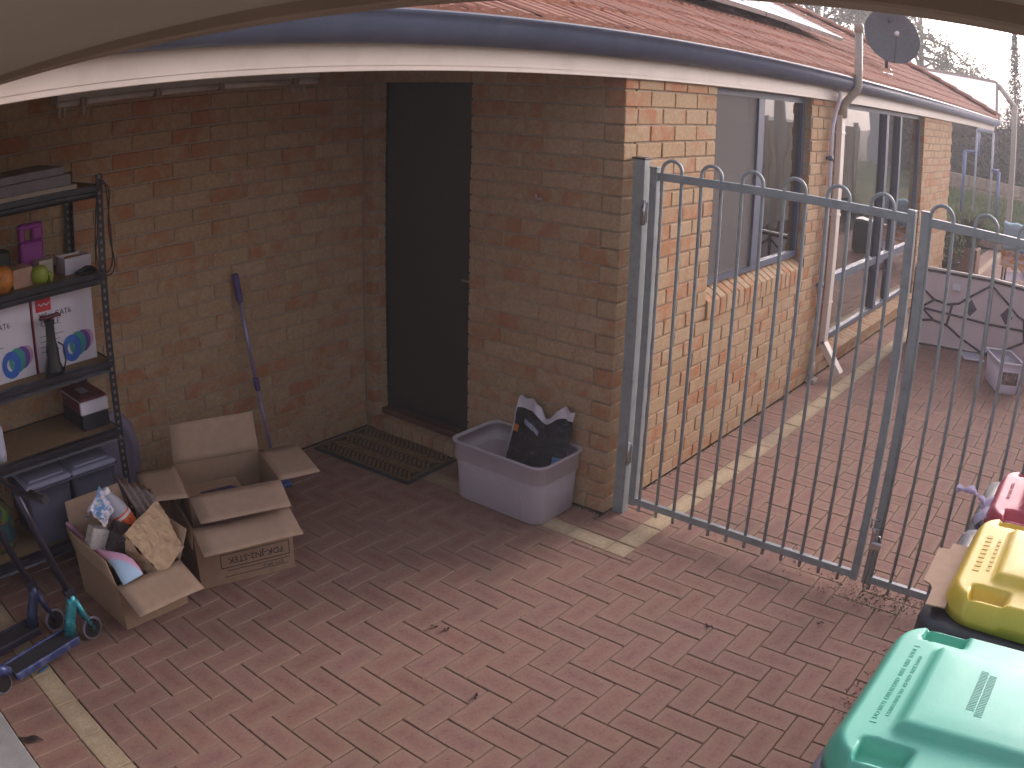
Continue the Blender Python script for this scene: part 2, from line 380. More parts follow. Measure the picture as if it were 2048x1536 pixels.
# ================================================================== HOUSE
CH = .086; BL, BH, BW, MJ = .230, .076, .110, .010
house = empty('brick_house', 'tan brick house with orange tiled roof, blue grey gutter and dark framed windows', 'house')
LW = 1.812     # plane of the porch's far brick wall
def brow(): return (random.random(), random.random() ** 2, random.random(), 1)
def courses(mb, axis, fixed, sgn, a0, a1, z0, z1, phase_even, phase_odd, depth=.05, holes=(), skip_first=0.0):
    """bricks in a wall face. axis 'x': runs along x at y=fixed with the face looking to -y; axis 'y': along y at x=fixed, looking -x"""
    r0 = int(round(z0 / CH)); r1 = int(math.ceil(z1 / CH - 1e-6))
    for r in range(r0, r1):
        za, zb = r * CH + .005, min(r * CH + .005 + BH, z1)
        if zb - za < .02: continue
        ph = phase_even if r % 2 == 0 else phase_odd
        n0 = int(math.floor((a0 - ph) / .24)) - 1; n1 = int(math.ceil((a1 - ph) / .24)) + 1
        for n in range(n0, n1):
            a = ph + n * .24 + .005; b = a + BL
            segs = [(max(a, a0), min(b, a1))]
            for (h0, h1, hz0, hz1) in holes:
                if zb > hz0 + .01 and za < hz1 - .01:
                    ns = []
                    for (s0, s1) in segs:
                        if s1 <= h0 or s0 >= h1: ns.append((s0, s1)); continue
                        if s0 < h0: ns.append((s0, h0))
                        if s1 > h1: ns.append((h1, s1))
                    segs = ns
            for (s0, s1) in segs:
                if s1 - s0 < .03: continue
                pr = random.uniform(-.0018, .0018)
                if axis == 'x': lo = (s0, fixed + pr, za); hi = (s1, fixed + depth, zb)
                else: lo = (fixed + pr, s0, za); hi = (fixed + depth, s1, zb)
                mb.box(lo, hi, .0035, None, brow(), .0018)
# --- far porch wall (y = LW, looks to -y)
f = MB(); courses(f, 'x', LW, 1, -4.2, 0.0, 0, 2.32, .12, .0)
wl = f.build('wall', BRICK, house); m = MB(); m.box((-4.2, LW + .0065, 0), (.05, LW + .10, 2.32)); m.build('mortar', MORTAR, wl)
# --- door wall (x = 0, looks to -x) and its corner with the side wall
f = MB()
for r in range(26):
    z = r * CH + .005
    z1 = min(z + BH, 2.2)
    if z1 - z < .02: continue
    if r % 2 == 1: f.box((0, 0, z), (.110, .230, z1), .0035, None, brow(), .0015)
    else: f.box((0, 0, z), (.230, .110, z1), .0035, None, brow(), .0015)
courses(f, 'y', 0, 1, .120, 1.81, 0, 2.30, .115 + .0, .235, holes=((.95, 1.715, 0, 2.16),))
# reveal bricks either side of the doorway
for r in range(26):
    z = r * CH + .005
    f.box((0.052, 1.716, z), (.17, 1.80, z + BH), .003, None, brow(), .001)
wd = f.build('wall', BRICK, house); m = MB(); m.box((.0065, .12, 0), (.16, .944, 2.3)); m.box((.0065, 1.722, 0), (.16, 1.81, 2.3)); m.box((.0065, .944, 2.16), (.16, 1.722, 2.3))
m.box((.012, .012, .0), (.105, .12, 2.2)); m.build('mortar', MORTAR, wd)
# --- side wall (y = 0, looks to -y)
W1 = (.95, 2.50, 1.032, 2.2); W2 = (3.27, 6.30, .172, 2.2)
f = MB()
for r in range(26):
    z = r * CH + .005; z1 = min(z + BH, 2.2)
    if z1 - z < .02: continue
    st = .240 if r % 2 == 0 else .120
    a = st
    x = a
    while x < 8.02:
        s0, s1 = x, min(x + BL, 8.08)
        segs = [(s0, s1)]
        for (h0, h1, hz0, hz1) in ((.95, 2.50, .86, 9), W2):
            if z1 > hz0 + .02:
                ns = []
                for (p0, p1) in segs:
                    if p1 <= h0 or p0 >= h1: ns.append((p0, p1)); continue
                    if p0 < h0: ns.append((p0, h0 - (.0)))
                    if p1 > h1: ns.append((h1, p1))
                segs = ns
        for (p0, p1) in segs:
            if p1 - p0 > .03: f.box((p0, random.uniform(-.0018, .0018), z), (p1, .11, z1), .0035, None, brow(), .0018)
        x += .24
# rowlock sills: window one (leaning bricks) and window two
x = .955
while x < 2.49:
    M = Matrix.Translation((x, -.012, .862)); 
    f.add(*(lambda v, fc: (v, fc))(*chamfer_box(Vector((0, 0, 0)), Vector((.076, .10, .10)), .003, .001)), M=M, col=brow())
    Mx = Matrix.Translation((x, -.012, .966)) @ Matrix.Rotation(R(31), 4, 'X')
    f.add(*chamfer_box(Vector((0, 0, -.012)), Vector((.076, .125, .0)), .002, .001), M=Mx, col=brow())
    x += .086
x = 3.28
while x < 6.28:
    M = Matrix.Translation((x, -.035, .09)) @ Matrix.Rotation(R(14), 4, 'X')
    f.add(*chamfer_box(Vector((0, 0, 0)), Vector((.076, .14, .076)), .003, .001), M=M, col=brow()); x += .086
ws = f.build('wall', BRICK, house)
m = MB(); m.box((.115, .009, 0), (.944, .10, 2.2)); m.box((.944, .009, 0), (2.506, .095, .95)); m.box((2.506, .009, 0), (3.264, .10, 2.2)); m.box((3.264, .009, 0), (6.306, .10, .14)); m.box((6.306, .009, 0), (8.07, .10, 2.2))
m.build('mortar', MORTAR, ws)
# end wall of the house (turns away) and rest of the body
f = MB(); courses(f, 'y', 7.97, 1, .12, 6.0, 0, 2.2, .0, .12, depth=.11)
m = MB(); m.box((7.98, .12, 0), (8.06, 6, 2.2)); wm = f.build('wall', BRICK, house); m.build('mortar', MORTAR, wm)

# --- fascia, gutter, soffit, porch ceiling
f = MB(); f.box((-3.3, -.024, 2.205), (12.25, 0.0, 2.36), .002); f.box((-3.3, -.028, 2.225), (12.25, -.0245, 2.232)); f.box((12.25, -.024, 2.205), (12.275, 5, 2.36), .002)
f.build('fascia', CREAMP, house)
prof = []
for k in range(13):          # rolled gutter profile, outer lip rolled
    a = R(-90 + k * 90 / 12); prof.append((-.085 - .052 * math.sin(a + R(90)) if False else -.075 - .062 * math.cos(a) if False else -.085 - .055 * math.sin(R(k * 7.5)), 2.302 + .075 * (1 - math.cos(R(k * 7.5)))))
outer = [(-.027, 2.300), (-.085, 2.300)] + prof[1:] + [(-.140, 2.395), (-.146, 2.400), (-.148, 2.408), (-.144, 2.415), (-.136, 2.416), (-.131, 2.410)]
inner = [(-.1345, 2.395), (-.134, 2.377), (-.127, 2.34), (-.11, 2.315), (-.085, 2.305), (-.031, 2.305), (-.031, 2.40), (-.027, 2.40)]
f = MB(); f.prism(outer + inner, -3.3, 12.30, 'x', smooth=True)
f.prism([(-(u) * 0 + 0, 0) for u in []] or [(-.146, 2.412), (-.128, 2.412), (-.128, 2.418), (-.146, 2.418)], -3.3, 12.30, 'x')
gt = f.build('gutter', GUTTERM, house)
f = MB(); f.box((-3.3, 0.0, 2.30), (.0, LW, 2.315)); f.box((-3.3, .002, 2.215), (0.0, .05, 2.30)); f.box((0.0, .002, 2.2), (8.1, .11, 2.23)); f.box((8.1, .002, 2.25), (12.25, 5, 2.265))
f.build('ceiling', SOFFIT, house)

# --- tiled roof
TM = .40; RY0, RZ0 = -.128, 2.412; TA = math.atan(TM)
m_, t_, p_, o_ = newmat('terracotta_roof_tile'); a_, s_ = attr_split(t_)
n1 = noise(t_, 6, 5, .65); b_ = ramp(t_, s_.outputs[0], [(0., (.30, .115, .07)), (.5, (.42, .18, .11)), (1., (.36, .15, .095))])
b_ = mix(t_, ramp(t_, n1.outputs[0], [(.4, 0.), (.75, .6)]), b_, (.46, .24, .15)); n2 = noise(t_, 45, 5, .7)
b_ = mix(t_, ramp(t_, n2.outputs[0], [(.5, 0.), (.7, .7)]), b_, (.16, .085, .055)); t_.links.new(b_, p_.inputs['Base Color']); p_.inputs['Roughness'].default_value = .85
bump(t_, p_, n2.outputs[0], .004); TILE = m_
f = MB(); TW, TL = .205, .31
prof_t = [(0, .0), (.015, .010), (.035, .014), (.055, .010), (.07, .0), (.095, .0), (.115, .010), (.135, .012), (.155, .010), (.172, .0), (.205, .0)]
XE = 12.32
ncol = int((XE + 3.3) / TW); nrow = 17
for r in range(nrow):
    for c in range(ncol):
        x = -3.3 + c * TW; s0 = r * TL; y = RY0 + s0 * math.cos(TA)
        if x + TW > XE - (y - RY0) + .12: continue
        dx, dz = random.uniform(-.003, .003), random.uniform(-.004, .004); cc = (random.random(), random.random(), 0, 1)
        vs = []
        for s, lift in ((s0 - .012, .024), (s0 + TL + .004, .004)):
            for (px, h) in prof_t:
                hh = h + lift + dz; vs.append((x + px + dx, RY0 + s * math.cos(TA) - hh * math.sin(TA), RZ0 + s * math.sin(TA) + hh * math.cos(TA)))
        for (px, h) in prof_t:   # front drop
            hh = h + dz - .004; s = s0 - .012; vs.append((x + px + dx, RY0 + s * math.cos(TA) - hh * math.sin(TA), RZ0 + s * math.sin(TA) + hh * math.cos(TA)))
        k = len(prof_t); fs = [(i, i + 1, k + i + 1, k + i) for i in range(k - 1)] + [(2 * k + i, 2 * k + i + 1, i + 1, i) for i in range(k - 1)]
        f.add(vs, fs, None, cc)
rf = f.build('roof', TILE, house, recalc=False)
f = MB()                     # roof deck below the tiles, hip side and back slopes
RYR = 5.0; RZR = RZ0 + TM * (RYR - RY0)
f.add([(-3.3, RY0 + .03, RZ0 - .01), (XE - .03, RY0 + .03, RZ0 - .01), (XE - (RYR - RY0), RYR, RZR - .02), (-3.3, RYR, RZR - .02)], [(0, 1, 2, 3)])
f.add([(XE, RY0, RZ0 - .01), (XE, 2 * RYR - RY0, RZ0 - .01), (XE - (RYR - RY0), RYR, RZR - .01)], [(0, 1, 2)])
f.add([(-3.3, RYR, RZR - .02), (XE - (RYR - RY0), RYR, RZR - .02), (XE, 2 * RYR - RY0, RZ0), (-3.3, 2 * RYR - RY0, RZ0)], [(0, 1, 2, 3)])
f.add([(-3.3, RY0 + .03, RZ0 - .01), (-3.3, RYR, RZR - .02), (-3.3, 2 * RYR - RY0, RZ0)], [(0, 1, 2)])
f.build('roof_slope', TILE, rf)
f = MB(); t = .05            # hip capping
while t < RYR - RY0:
    Ln = .36
    for q, (ta, tb) in enumerate(((t, t + .25),)):
        P = [Vector((XE - a, RY0 + a, RZ0 + TM * a + .035 + l)) for a, l in ((ta - .02, .02), (tb + .02, .0))]
        dr = (P[1] - P[0]).normalized(); side = Vector((1, 1, 0)).normalized(); upv = side.cross(dr) * -1
        if upv.z < 0: upv = -upv
        cc = (random.random(), 0, 0, 1); vs = []
        for p0 in P:
            for k in range(9):
                a = R(180 * k / 8); vs.append(tuple(p0 + side * .105 * math.cos(a) + upv * (.07 * math.sin(a))))
        f.add(vs, [(i, i + 1, 9 + i + 1, 9 + i) for i in range(8)], None, cc, True)
    t += .25
f.build('hip_capping', TILE, rf)

# --- windows
def window(x0, x1, z0, z1, yv, mull, rails=(), screen=None, label=None):
    f = MB(); fw = .045
    f.box((x0, yv, z0), (x1, yv + .05, z0 + fw), .002); f.box((x0, yv, z1 - fw), (x1, yv + .05, z1), .002)
    f.box((x0, yv, z0 + fw), (x0 + fw, yv + .05, z1 - fw), .002); f.box((x1 - fw, yv, z0 + fw), (x1, yv + .05, z1 - fw), .002)
    for mx, mw in mull: f.box((mx - mw / 2, yv - .02, z0 + fw), (mx + mw / 2, yv + .046, z1 - fw), .002)
    for (ra, rb, rz, rw) in rails: f.box((ra, yv - .006, rz), (rb, yv + .044, rz + rw), .002)
    fr = f.build('window', ALU, house)
    g_ = MB(); g_.box((x0 + fw, yv + .022, z0 + fw), (x1 - fw, yv + .026, z1 - fw)); g_.build('pane', GLASS, fr)
    return fr
w1 = window(.952, 2.498, 1.036, 2.2, .055, [(1.665, .095)])
w2 = window(3.272, 6.298, .215, 2.2, .055, [(4.78, .09), (5.32, .07)], [(3.272, 6.298, .70, .07)])
# insect screen on the left half of the kitchen window
m_, t_, p_, o_ = newmat('insect_screen'); p_.inputs['Base Color'].default_value = (.15, .13, .125, 1); p_.inputs['Roughness'].default_value = .8
tr = N(t_, 'ShaderNodeBsdfTransparent'); mx_ = N(t_, 'ShaderNodeMixShader'); mx_.inputs[0].default_value = .5; t_.links.new(p_.outputs[0], mx_.inputs[1]); t_.links.new(tr.outputs[0], mx_.inputs[2]); t_.links.new(mx_.outputs[0], o_.inputs[0])
nn = noise(t_, 500, 1); rr_ = ramp(t_, nn.outputs[0], [(.45, .35), (.55, .6)]); t_.links.new(rr_, mx_.inputs[0]); SCREEN = m_
f = MB(); f.box((.99, .048, 1.08), (1.63, .050, 2.16)); f.build('insect_screen', SCREEN, w1)
# rooms behind the glass
ROOM = simple('room_paint', (.60, .50, .36), .9, var=.1, vscale=2)
CURT = simple('pale_curtain', (.66, .58, .55), .9, var=.06, vscale=3)
f = MB()
def room(x0, x1, z0, z1, y1):
    f.add([(x0, .115, z0), (x1, .115, z0), (x1, y1, z0), (x0, y1, z0), (x0, .115, z1), (x1, .115, z1), (x1, y1, z1), (x0, y1, z1)],
          [(0, 1, 2, 3), (4, 5, 6, 7), (0, 3, 7, 4), (1, 2, 6, 5), (3, 2, 6, 7)])
room(.85, 2.6, .6, 2.25, 2.6); room(3.1, 7.9, .0, 2.25, 3.2)
f.build('room', ROOM, house)
def curtain(x0, x1, y, z0, z1, amp=.02, fold=.07, name='curtain'):
    nx = max(8, int((x1 - x0) / fold * 6)); gr = []
    for j in range(2):
        z = z0 if j == 0 else z1
        gr.append([(x0 + (x1 - x0) * i / nx, y + amp * math.sin(2 * math.pi * i / 6 + .5 * math.sin(i * .37)), z) for i in range(nx + 1)])
    c_ = MB(); c_.sheet(gr); return c_
curtain(2.26, 2.50, .17, 1.04, 2.2, .018, .06).build('curtain', CURT, w1)
curtain(3.42, 4.70, .22, .25, 2.2, .02, .09).build('curtain', simple('tan_reflection_sheet', (.50, .40, .28), .9, var=.1), w2)  # tan sheet added to imitate beige reflections in the glass
curtain(4.80, 5.34, .19, .25, 2.2, .02, .08).build('curtain', simple('mauve_blind', (.24, .20, .23), .9, var=.1), w2)
curtain(5.75, 6.3, .19, .25, 2.2, .02, .08).build('curtain', CURT, w2)
# things on the kitchen window ledge
YEL = simple('yellow_plastic', (.62, .36, .03), .4); ORG = simple('orange_plastic', (.70, .20, .03), .4)
led = MB(); led.box((.9, .118, .98), (2.55, .5, 1.0), .003); led.build('window_ledge', simple('ledge_laminate', (.45, .38, .36), .5), house)
t1 = empty('toy_truck', 'yellow and orange toy digger standing behind the kitchen window glass', 'toy', (1.95, .3, 1.0))
f = MB(); f.box((-.10, -.05, .04), (.10, .05, .12), .008); f.box((-.02, -.045, .12), (.07, .045, .24), .01); f.build('body', YEL, t1)
f = MB(); f.tube([(.02, 0, .22), (-.03, 0, .42), (-.12, 0, .52), (-.17, 0, .38)], .016); f.box((-.21, -.04, .33), (-.13, .04, .40), .006); f.build('arm', ORG, t1)
for sx in (-.07, .07):
    for sy in (-.055, .055):
        f = MB(); f.tube([(sx, sy - .012, .035), (sx, sy + .012, .035)], .035, 14); f.build('wheel', BLACKPL, t1)
t2 = empty('desk_chair', 'dark swivel chair seen low through the kitchen window', 'chair', (2.12, .75, .62))
f = MB(); f.box((-.2, -.2, .38), (.2, .2, .45), .03); f.build('seat', BLACKPL, t2)
f = MB(); f.box((-.19, .15, .5), (.19, .2, .92), .03); f.build('backrest', BLACKPL, t2); f = MB(); f.tube([(0, 0, 0), (0, 0, .38)], .03); f.build('stem', DARKMET, t2)

# --- door
dr = MB(); dr.box((.115, .955, .135), (.150, 1.715, 2.16), .003)
MESHD = simple('dark_security_mesh', (.026, .019, .018), .55, var=.3, vscale=200)
door = dr.build('security_door', DARKMET, house)
f = MB(); f.box((.108, .99, .19), (.114, 1.68, 2.12)); f.build('mesh_panel', MESHD, door)
f = MB(); f.box((.098, .965, 1.02), (.112, .985, 1.16), .003); f.tube([(.10, .975, 1.05), (.06, .975, 1.05), (.06, 1.05, 1.05)], .007); f.build('handle', SILVER, door)
f = MB(); f.box((.10, .945, .12), (.16, .956, 2.16), .001); f.box((.10, 1.7151, .12), (.16, 1.722, 2.16), .001); f.build('door_frame', DARKMET, house)
f = MB(); f.box((.045, .952, .098), (.17, 1.714, .134), .004); f.build('door_sill', simple('jarrah_sill', (.10, .035, .02), .5, var=.2), house)
f = MB(); y = .955
while y < 1.70:
    f.box((-.022, y, .0), (.10, min(y + .076, 1.712), .094), .004, None, brow(), .001); y += .086
f.build('threshold', BRICK, house)
nail = MB(); nail.tube([(-.045, .475, 1.60), (-.035, .475, 1.572), (-.012, .475, 1.565), (.002, .475, 1.572)], .005, 8); nail.tube([(-.010, .475, 1.572), (.0, .475, 1.572)], .012, 10)
tag(nail.build('wall_hook', SILVER), 'small metal hook screwed to the brick wall right of the dark door', 'hook')

# --- pipes on the side wall
TAN = simple('tan_pvc_pipe', (.42, .36, .29), .5, var=.05); WPVC = simple('white_pvc', (.66, .62, .70), .4, var=.05)
vp = empty('vent_pipe', 'tan vent pipe rising past the gutter with a capped top', 'pipe', (3.1, -.05, 2.08))
f = MB(); f.tube([(3.1, -.045, 2.08), (3.1, -.045, 2.16), (3.1, -.055, 2.20), (3.1, -.15, 2.31), (3.1, -.162, 2.345), (3.1, -.162, 2.83)], .033, 16, M=Matrix.Translation((-3.1, .05, -2.08))); f.build('pipe', TAN, vp)
f = MB(); f.tube([(3.1, -.162, 2.79), (3.1, -.162, 2.85), (3.1, -.162, 2.865)], [.040, .040, .03], 16, M=Matrix.Translation((-3.1, .05, -2.08))); f.build('cap', TAN, vp)
dp = empty('downpipe', 'cream rectangular downpipe ending in a kicked out shoe between the windows', 'downpipe', (3.09, -.03, 0))
f = MB(); f.box((-.045, -.024, .27), (.045, .026, 2.10), .004); f.build('pipe', CREAMP, dp)
f = MB(); 
Mk = Matrix.Translation((0, 0, .27)) @ Matrix.Rotation(R(-38), 4, 'X'); f.box((-.045, -.03, -.28), (.045, .022, .02), .004, Mk)
f.build('shoe', CREAMP, dp)
for z in (.6, 1.3, 1.95):
    f = MB(); f.box((-.052, -.028, z), (.052, .03, z + .02), .001); f.build('bracket', CREAMP, dp)
cd = empty('conduit', 'thin white plastic conduit clipped to the brick wall left of the downpipe', 'conduit', (2.88, -.03, 0))
f = MB(); f.tube([(.05, .01, 2.30), (.05, -.035, 2.28), (.05, -.04, 2.24), (.045, -.01, 2.13), (.04, 0, 2.06), (.01, 0, 2.02), (0, 0, 1.98), (0, 0, .16)], .016, 12); f.build('pipe', WPVC, cd)
for z in (1.76, .78):
    f = MB(); f.tube([(0, 0, z - .018), (0, 0, z + .018)], .020, 12); f.box((-.035, .012, z - .012), (.035, .03, z + .012), .001); f.build('clip', GUTTERM, cd)
f = MB(); f.tube([(0, 0, .17), (0, 0, .03)], .024, 12); f.box((-.045, -.05, .0), (.05, .03, .035), .005); f.build('foot', TAN, cd)

# --- roof furniture
def roofz(y): return RZ0 + TM * (y - RY0)
PVM = simple('solar_glass', (.03, .035, .06), .12, var=.1, spec=.9)
for k in range(4):
    sp = empty('solar_panel', ['solar panel at the right hand end of the row on the orange roof', 'solar panel second from the right end of the roof row', 'solar panel third from the right end of the roof row', 'solar panel farthest left in the roof row'][k], 'solar panel', (0, 0, 0), 0, 'solar panels on the tiled roof')
    x1 = 5.25 - k * 1.02; x0 = x1 - 1.0; y0 = .70
    M = Matrix.Translation((x0, y0, roofz(y0) + .12)) @ Matrix.Rotation(TA, 4, 'X')
    f = MB(); f.box((0, 0, 0), (1.0, .03, .04), 0, M); f.box((0, 1.62, 0), (1.0, 1.65, .04), 0, M); f.box((0, .03, 0), (.03, 1.62, .04), 0, M); f.box((.97, .03, 0), (1.0, 1.62, .04), 0, M)
    f.build('frame', SILVER, sp)
    f = MB(); f.box((.03, .03, .006), (.97, 1.62, .036), 0, M); f.build('cells', PVM, sp)
    for yy in (.3, 1.3):
        f = MB(); f.box((-.0, yy, -.05), (1.02, yy + .04, -.002), 0, M); f.build('rail', SILVER, sp)
ds = empty('satellite_dish', 'large dark grey round satellite dish on a mast on the orange roof', 'satellite dish', (6.2, .40, roofz(.40)))
dc = Vector((6.2, .41, 3.055)); dn = Vector((-.80, -.45, .30)).normalized()     # dish looks back over the yard
Rm = .335; gr = []
Mq = dn.to_track_quat('Z', 'Y').to_matrix().to_4x4(); Mq.translation = dc - Vector(ds.location)
f = MB(); prof = [(Rm * k / 8, .11 * (k / 8) ** 2 - .04) for k in range(9)] + [(Rm + .006, .072), (Rm, .066)] + [(Rm * k / 8, .11 * (k / 8) ** 2 - .048) for k in range(7, -1, -1)]
f.lathe(prof, 40, Mq); f.build('dish', simple('dark_mesh_grey', (.085, .08, .095), .7, var=.2, vscale=30), ds)
f = MB(); f.tube([(.13, .10, -.03), (.13, .10, .40), (.10, .08, .60), (.03, .02, .66)], .022, 12); f.box((.07, .04, .0), (.19, .16, .07), .004); f.build('mast', DARKMET, ds)
f = MB(); e = Mq @ Vector((0, -.05, .26)); s_0 = Mq @ Vector((0, -Rm, .06)); f.tube([s_0, s_0 * .5 + e * .5, e], .008, 8); f.build('arm', DARKMET, ds)
f = MB(); f.tube([e, e + (dn * .05)], [.03, .022], 12); f.build('receiver', simple('white_cap', (.75, .75, .78), .4), ds)
f = MB(); f.box((-.75, -.19, -.03), (-.45, -.175, -.015), .002, Matrix.Rotation(R(-6), 4, 'Z')); f.build('stay_rail', SILVER, ds)

# ================================================================== CARPORT ABOVE THE CAMERA
cp = empty('carport', 'low beige lined carport ceiling and brown edge beam overhead in the foreground', 'carport', (-4.5, -2, 2.26))
f = MB(); f.box((-4.5, -7, 2.257), (-3.053, 1.80, 2.29), 0, Matrix.Translation((4.5, 2, -2.26))); f.build('ceiling', CEIL, cp)
f = MB(); f.box((-3.053, -7, 2.2425), (-3.013, 1.80, 2.40), .002, Matrix.Translation((4.5, 2, -2.26))); f.build('beam', CBEAM, cp)
f = MB(); f.box((-4.55, -7.1, 2.40), (-2.98, 1.80, 2.42), 0, Matrix.Translation((4.5, 2, -2.26))); f.build('roof_sheet', GUTTERM, cp)

# long pale fitting under the porch ceiling
f = MB(); f.box((-9, .06, 2.30), (-3.31, LW, 2.315)); f.build('ceiling', SOFFIT, house); f = MB(); f.box((-9, LW, 0), (-4.21, LW + .1, 2.32)); f.build('wall', MORTAR, house)  # unseen run-on of ceiling and wall, added to keep the porch's left side dark
lf = empty('batten_light', 'long pale batten light fitting with clips high on the dark porch wall', 'light fitting', (-1.24, 1.74, 2.20))
LFM = simple('aged_white_plastic', (.42, .38, .33), .5, var=.08)
f = MB(); f.box((-.80, -.05, -.02), (.81, .055, .095), .006); f.build('housing', LFM, lf)
DTUBE = simple('dusty_tube', (.60, .55, .50), .4)
for a, b in ((-.80, -.68), (-.64, -.26), (-.21, .13), (.17, .60), (.66, .80)): f = MB(); f.tube([(a, -.045, -.02), (b, -.045, -.02)], .017, 12); f.build('tube_lamp', DTUBE, lf)
for a in (-.66, -.235, .15, .63):
    f = MB(); f.box((a - .012, -.066, -.040), (a + .012, .0, .0), .003); f.build('lamp_holder', CBEAM, lf)
for a in (-.79, -.76, -.655, .62, .70):
    f = MB(); f.box((a - .007, -.055, -.085), (a + .007, -.035, -.03), .002); f.build('clip', LFM, lf)

# ================================================================== SIDE GATES
GX = .09
gp_ = MB(); gp_.box((GX - .027, -.076, 0), (GX + .027, -.012, 1.82), .003); gpo = gp_.build('gate_post', GREENST)
tag(gpo, 'square grey green steel gate post fixed at the brick corner', 'post')
f = MB(); f.box((GX - .032, -.081, 1.82), (GX + .032, -.007, 1.828), .002); f.build('cap', DARKMET, gpo)
for z in (.30, 1.52):
    f = MB(); f.box((GX - .035, -.10, z), (GX - .02, -.07, z + .10), .002); f.tube([(GX - .036, -.088, z - .01), (GX - .036, -.088, z + .11)], .009, 10); f.build('hinge', SILVER, gpo)
def leaf(ya, yb, loops, label, last):
    r = empty('gate_leaf', label, 'gate', (GX, ya, 0), 0, 'loop topped side gate leaves'); o = Matrix.Translation((-GX, -ya, 0))
    f = MB(); f.box((GX - .018, ya - .038, .062), (GX + .018, ya, 1.785), .002, o); f.box((GX - .021, ya - .041, 1.785), (GX + .021, ya + .003, 1.79), .001, o); f.build('stile', GREENST, r)
    f = MB(); f.box((GX - .018, yb, .062), (GX + .018, yb + .038, 1.785), .002, o); f.build('stile', GREENST, r)
    f = MB(); f.box((GX - .012, yb + .038, 1.727), (GX + .013, ya - .038, 1.765), .0015, o); f.build('rail', GREENST, r)
    f = MB(); f.box((GX - .012, yb + .038, .068), (GX + .013, ya - .038, .104), .0015, o); f.build('rail', GREENST, r)
    for c in loops:
        pts = [(GX, c + .052, .032), (GX, c + .052, 1.0), (GX, c + .052, 1.775)] + [(GX, c + .052 * math.cos(R(a)), 1.775 + .052 * math.sin(R(a))) for a in range(15, 180, 15)] + [(GX, c - .052, 1.775), (GX, c - .052, 1.0), (GX, c - .052, .032)]
        f = MB(); f.tube(pts, .0085, 10, M=o); f.build('loop_picket', GREENST, r)
    return r
l1 = leaf(-.100, -1.402, [-.211, -.417, -.624, -.831, -1.038, -1.246], 'wide grey green gate leaf with six loops, hinged next to the brick corner', -1.40)
l2 = leaf(-1.428, -2.72, [-1.522, -1.727, -1.932, -2.137, -2.342, -2.547], 'grey green gate leaf at the right, behind the wheelie bins', -2.70)
f = MB(); f.tube([(-.02, -.005, .50), (-.03, .03, .50), (-.03, .03, .46)], .005, 8, M=Matrix.Translation((0, -.02, -.1))); f.box((-.03, -.035, .25), (-.018, .0, .36), .002); f.tube([(-.03, -.02, .05), (-.03, -.02, .34), (-.03, .0, .36)], .006, 8); f.build('drop_bolt', SILVER, l2)
pk = MB(); pk.tube([(-.045, .0, 0), (-.045, 0, .02), (-.035, 0, .035), (-.02, 0, .035), (-.01, 0, .02), (-.01, 0, 0)], .004, 8); pk.box((-.052, -.01, -.035), (-.003, .012, .002), .004)
pko = pk.build('padlock', SILVER); pko.location = (GX - .045, -1.44, .30); pko.rotation_euler = (0, 0, R(90)); tag(pko, 'shiny padlock hanging low where the two gate leaves meet', 'padlock')
f = MB(); f.box((GX - .03, -2.79, 0), (GX + .03, -2.73, 1.82), .003)
tag(f.build('gate_post', GREENST), 'grey green gate post hidden behind the bins at the right', 'post')

# ================================================================== WHEELIE BINS
def sm(a, b, x):
    t = max(0., min(1., (x - a) / (b - a))); return t * t * (3 - 2 * t)
def lid_mesh(mb, W, D, panel=True):
    """lid seen from above: u across, v from the front edge back"""
    nu, nv = 84, 90; rad = .11
    def outline(u, v):
        # signed distance to the rounded rectangle (positive inside)
        dx = W / 2 - abs(u); dv = min(v, D - v + .0)
        if dx < rad and dv < rad: return rad - math.hypot(rad - dx, rad - dv)
        return min(dx, dv)
    gr = []
    for j in range(nv + 1):
        # cosine spacing puts more rows near the rim
        v = D * (.5 - .5 * math.cos(math.pi * j / nv)); row = []
        for i in range(nu + 1):
            u = -W / 2 * math.cos(math.pi * i / nu)
            dx = W / 2 - abs(u); dv = min(v, D - v)
            uu, vv = u, v
            if dx < rad and dv < rad:      # pull the corner of the grid onto the rounded outline
                cxu = (W / 2 - rad) * (1 if u > 0 else -1); cv = rad if v < D / 2 else D - rad
                a, b = u - cxu, v - cv; m = max(abs(a), abs(b)); h = math.hypot(a, b)
                if h > 1e-9: uu = cxu + a / h * m; vv = cv + b / h * m
            d = max(0, outline(uu, vv))
            z = -.052 + .052 * math.sin(min(1, d / .030) * math.pi / 2) ** .8
            z += .016 * (1 - (uu / (W / 2)) ** 2) * sm(0, .2, d) + .010 * sm(.02, .4, v)
            pu = W * .275; 
            pz = sm(-.010, .010, pu - abs(uu) + .02 * sm(.3, .1, vv) * 0) * sm(.118, .138, vv) * (1 - sm(D - .10, D - .07, vv)) if panel else 0
            # rounded panel corners
            z += .019 * pz
            nz = sm(-.008, .008, abs(uu) - (W / 2 - .085)) * sm(.070, .080, vv) * (1 - sm(.180, .190, vv)) * (1 - .75 * sm(W / 2 - .034, W / 2 - .028, abs(uu)))
            z -= .034 * nz
            row.append((uu, vv, z))
        gr.append(row)
    mb.sheet(gr)
    # skirt under the rim
    ring = [gr[0][i] for i in range(nu + 1)] + [gr[j][nu] for j in range(1, nv + 1)] + [gr[nv][i] for i in range(nu - 1, -1, -1)] + [gr[j][0] for j in range(nv - 1, 0, -1)]
    n = len(ring); mb.add(ring + [(x, y, -.075) for x, y, z in ring] + [(x * .985, y * .985 + .004, -.075) for x, y, z in ring],
        [(i, (i + 1) % n, n + (i + 1) % n, n + i) for i in range(n)] + [(n + i, n + (i + 1) % n, 2 * n + (i + 1) % n, 2 * n + i) for i in range(n)], smooth=True)
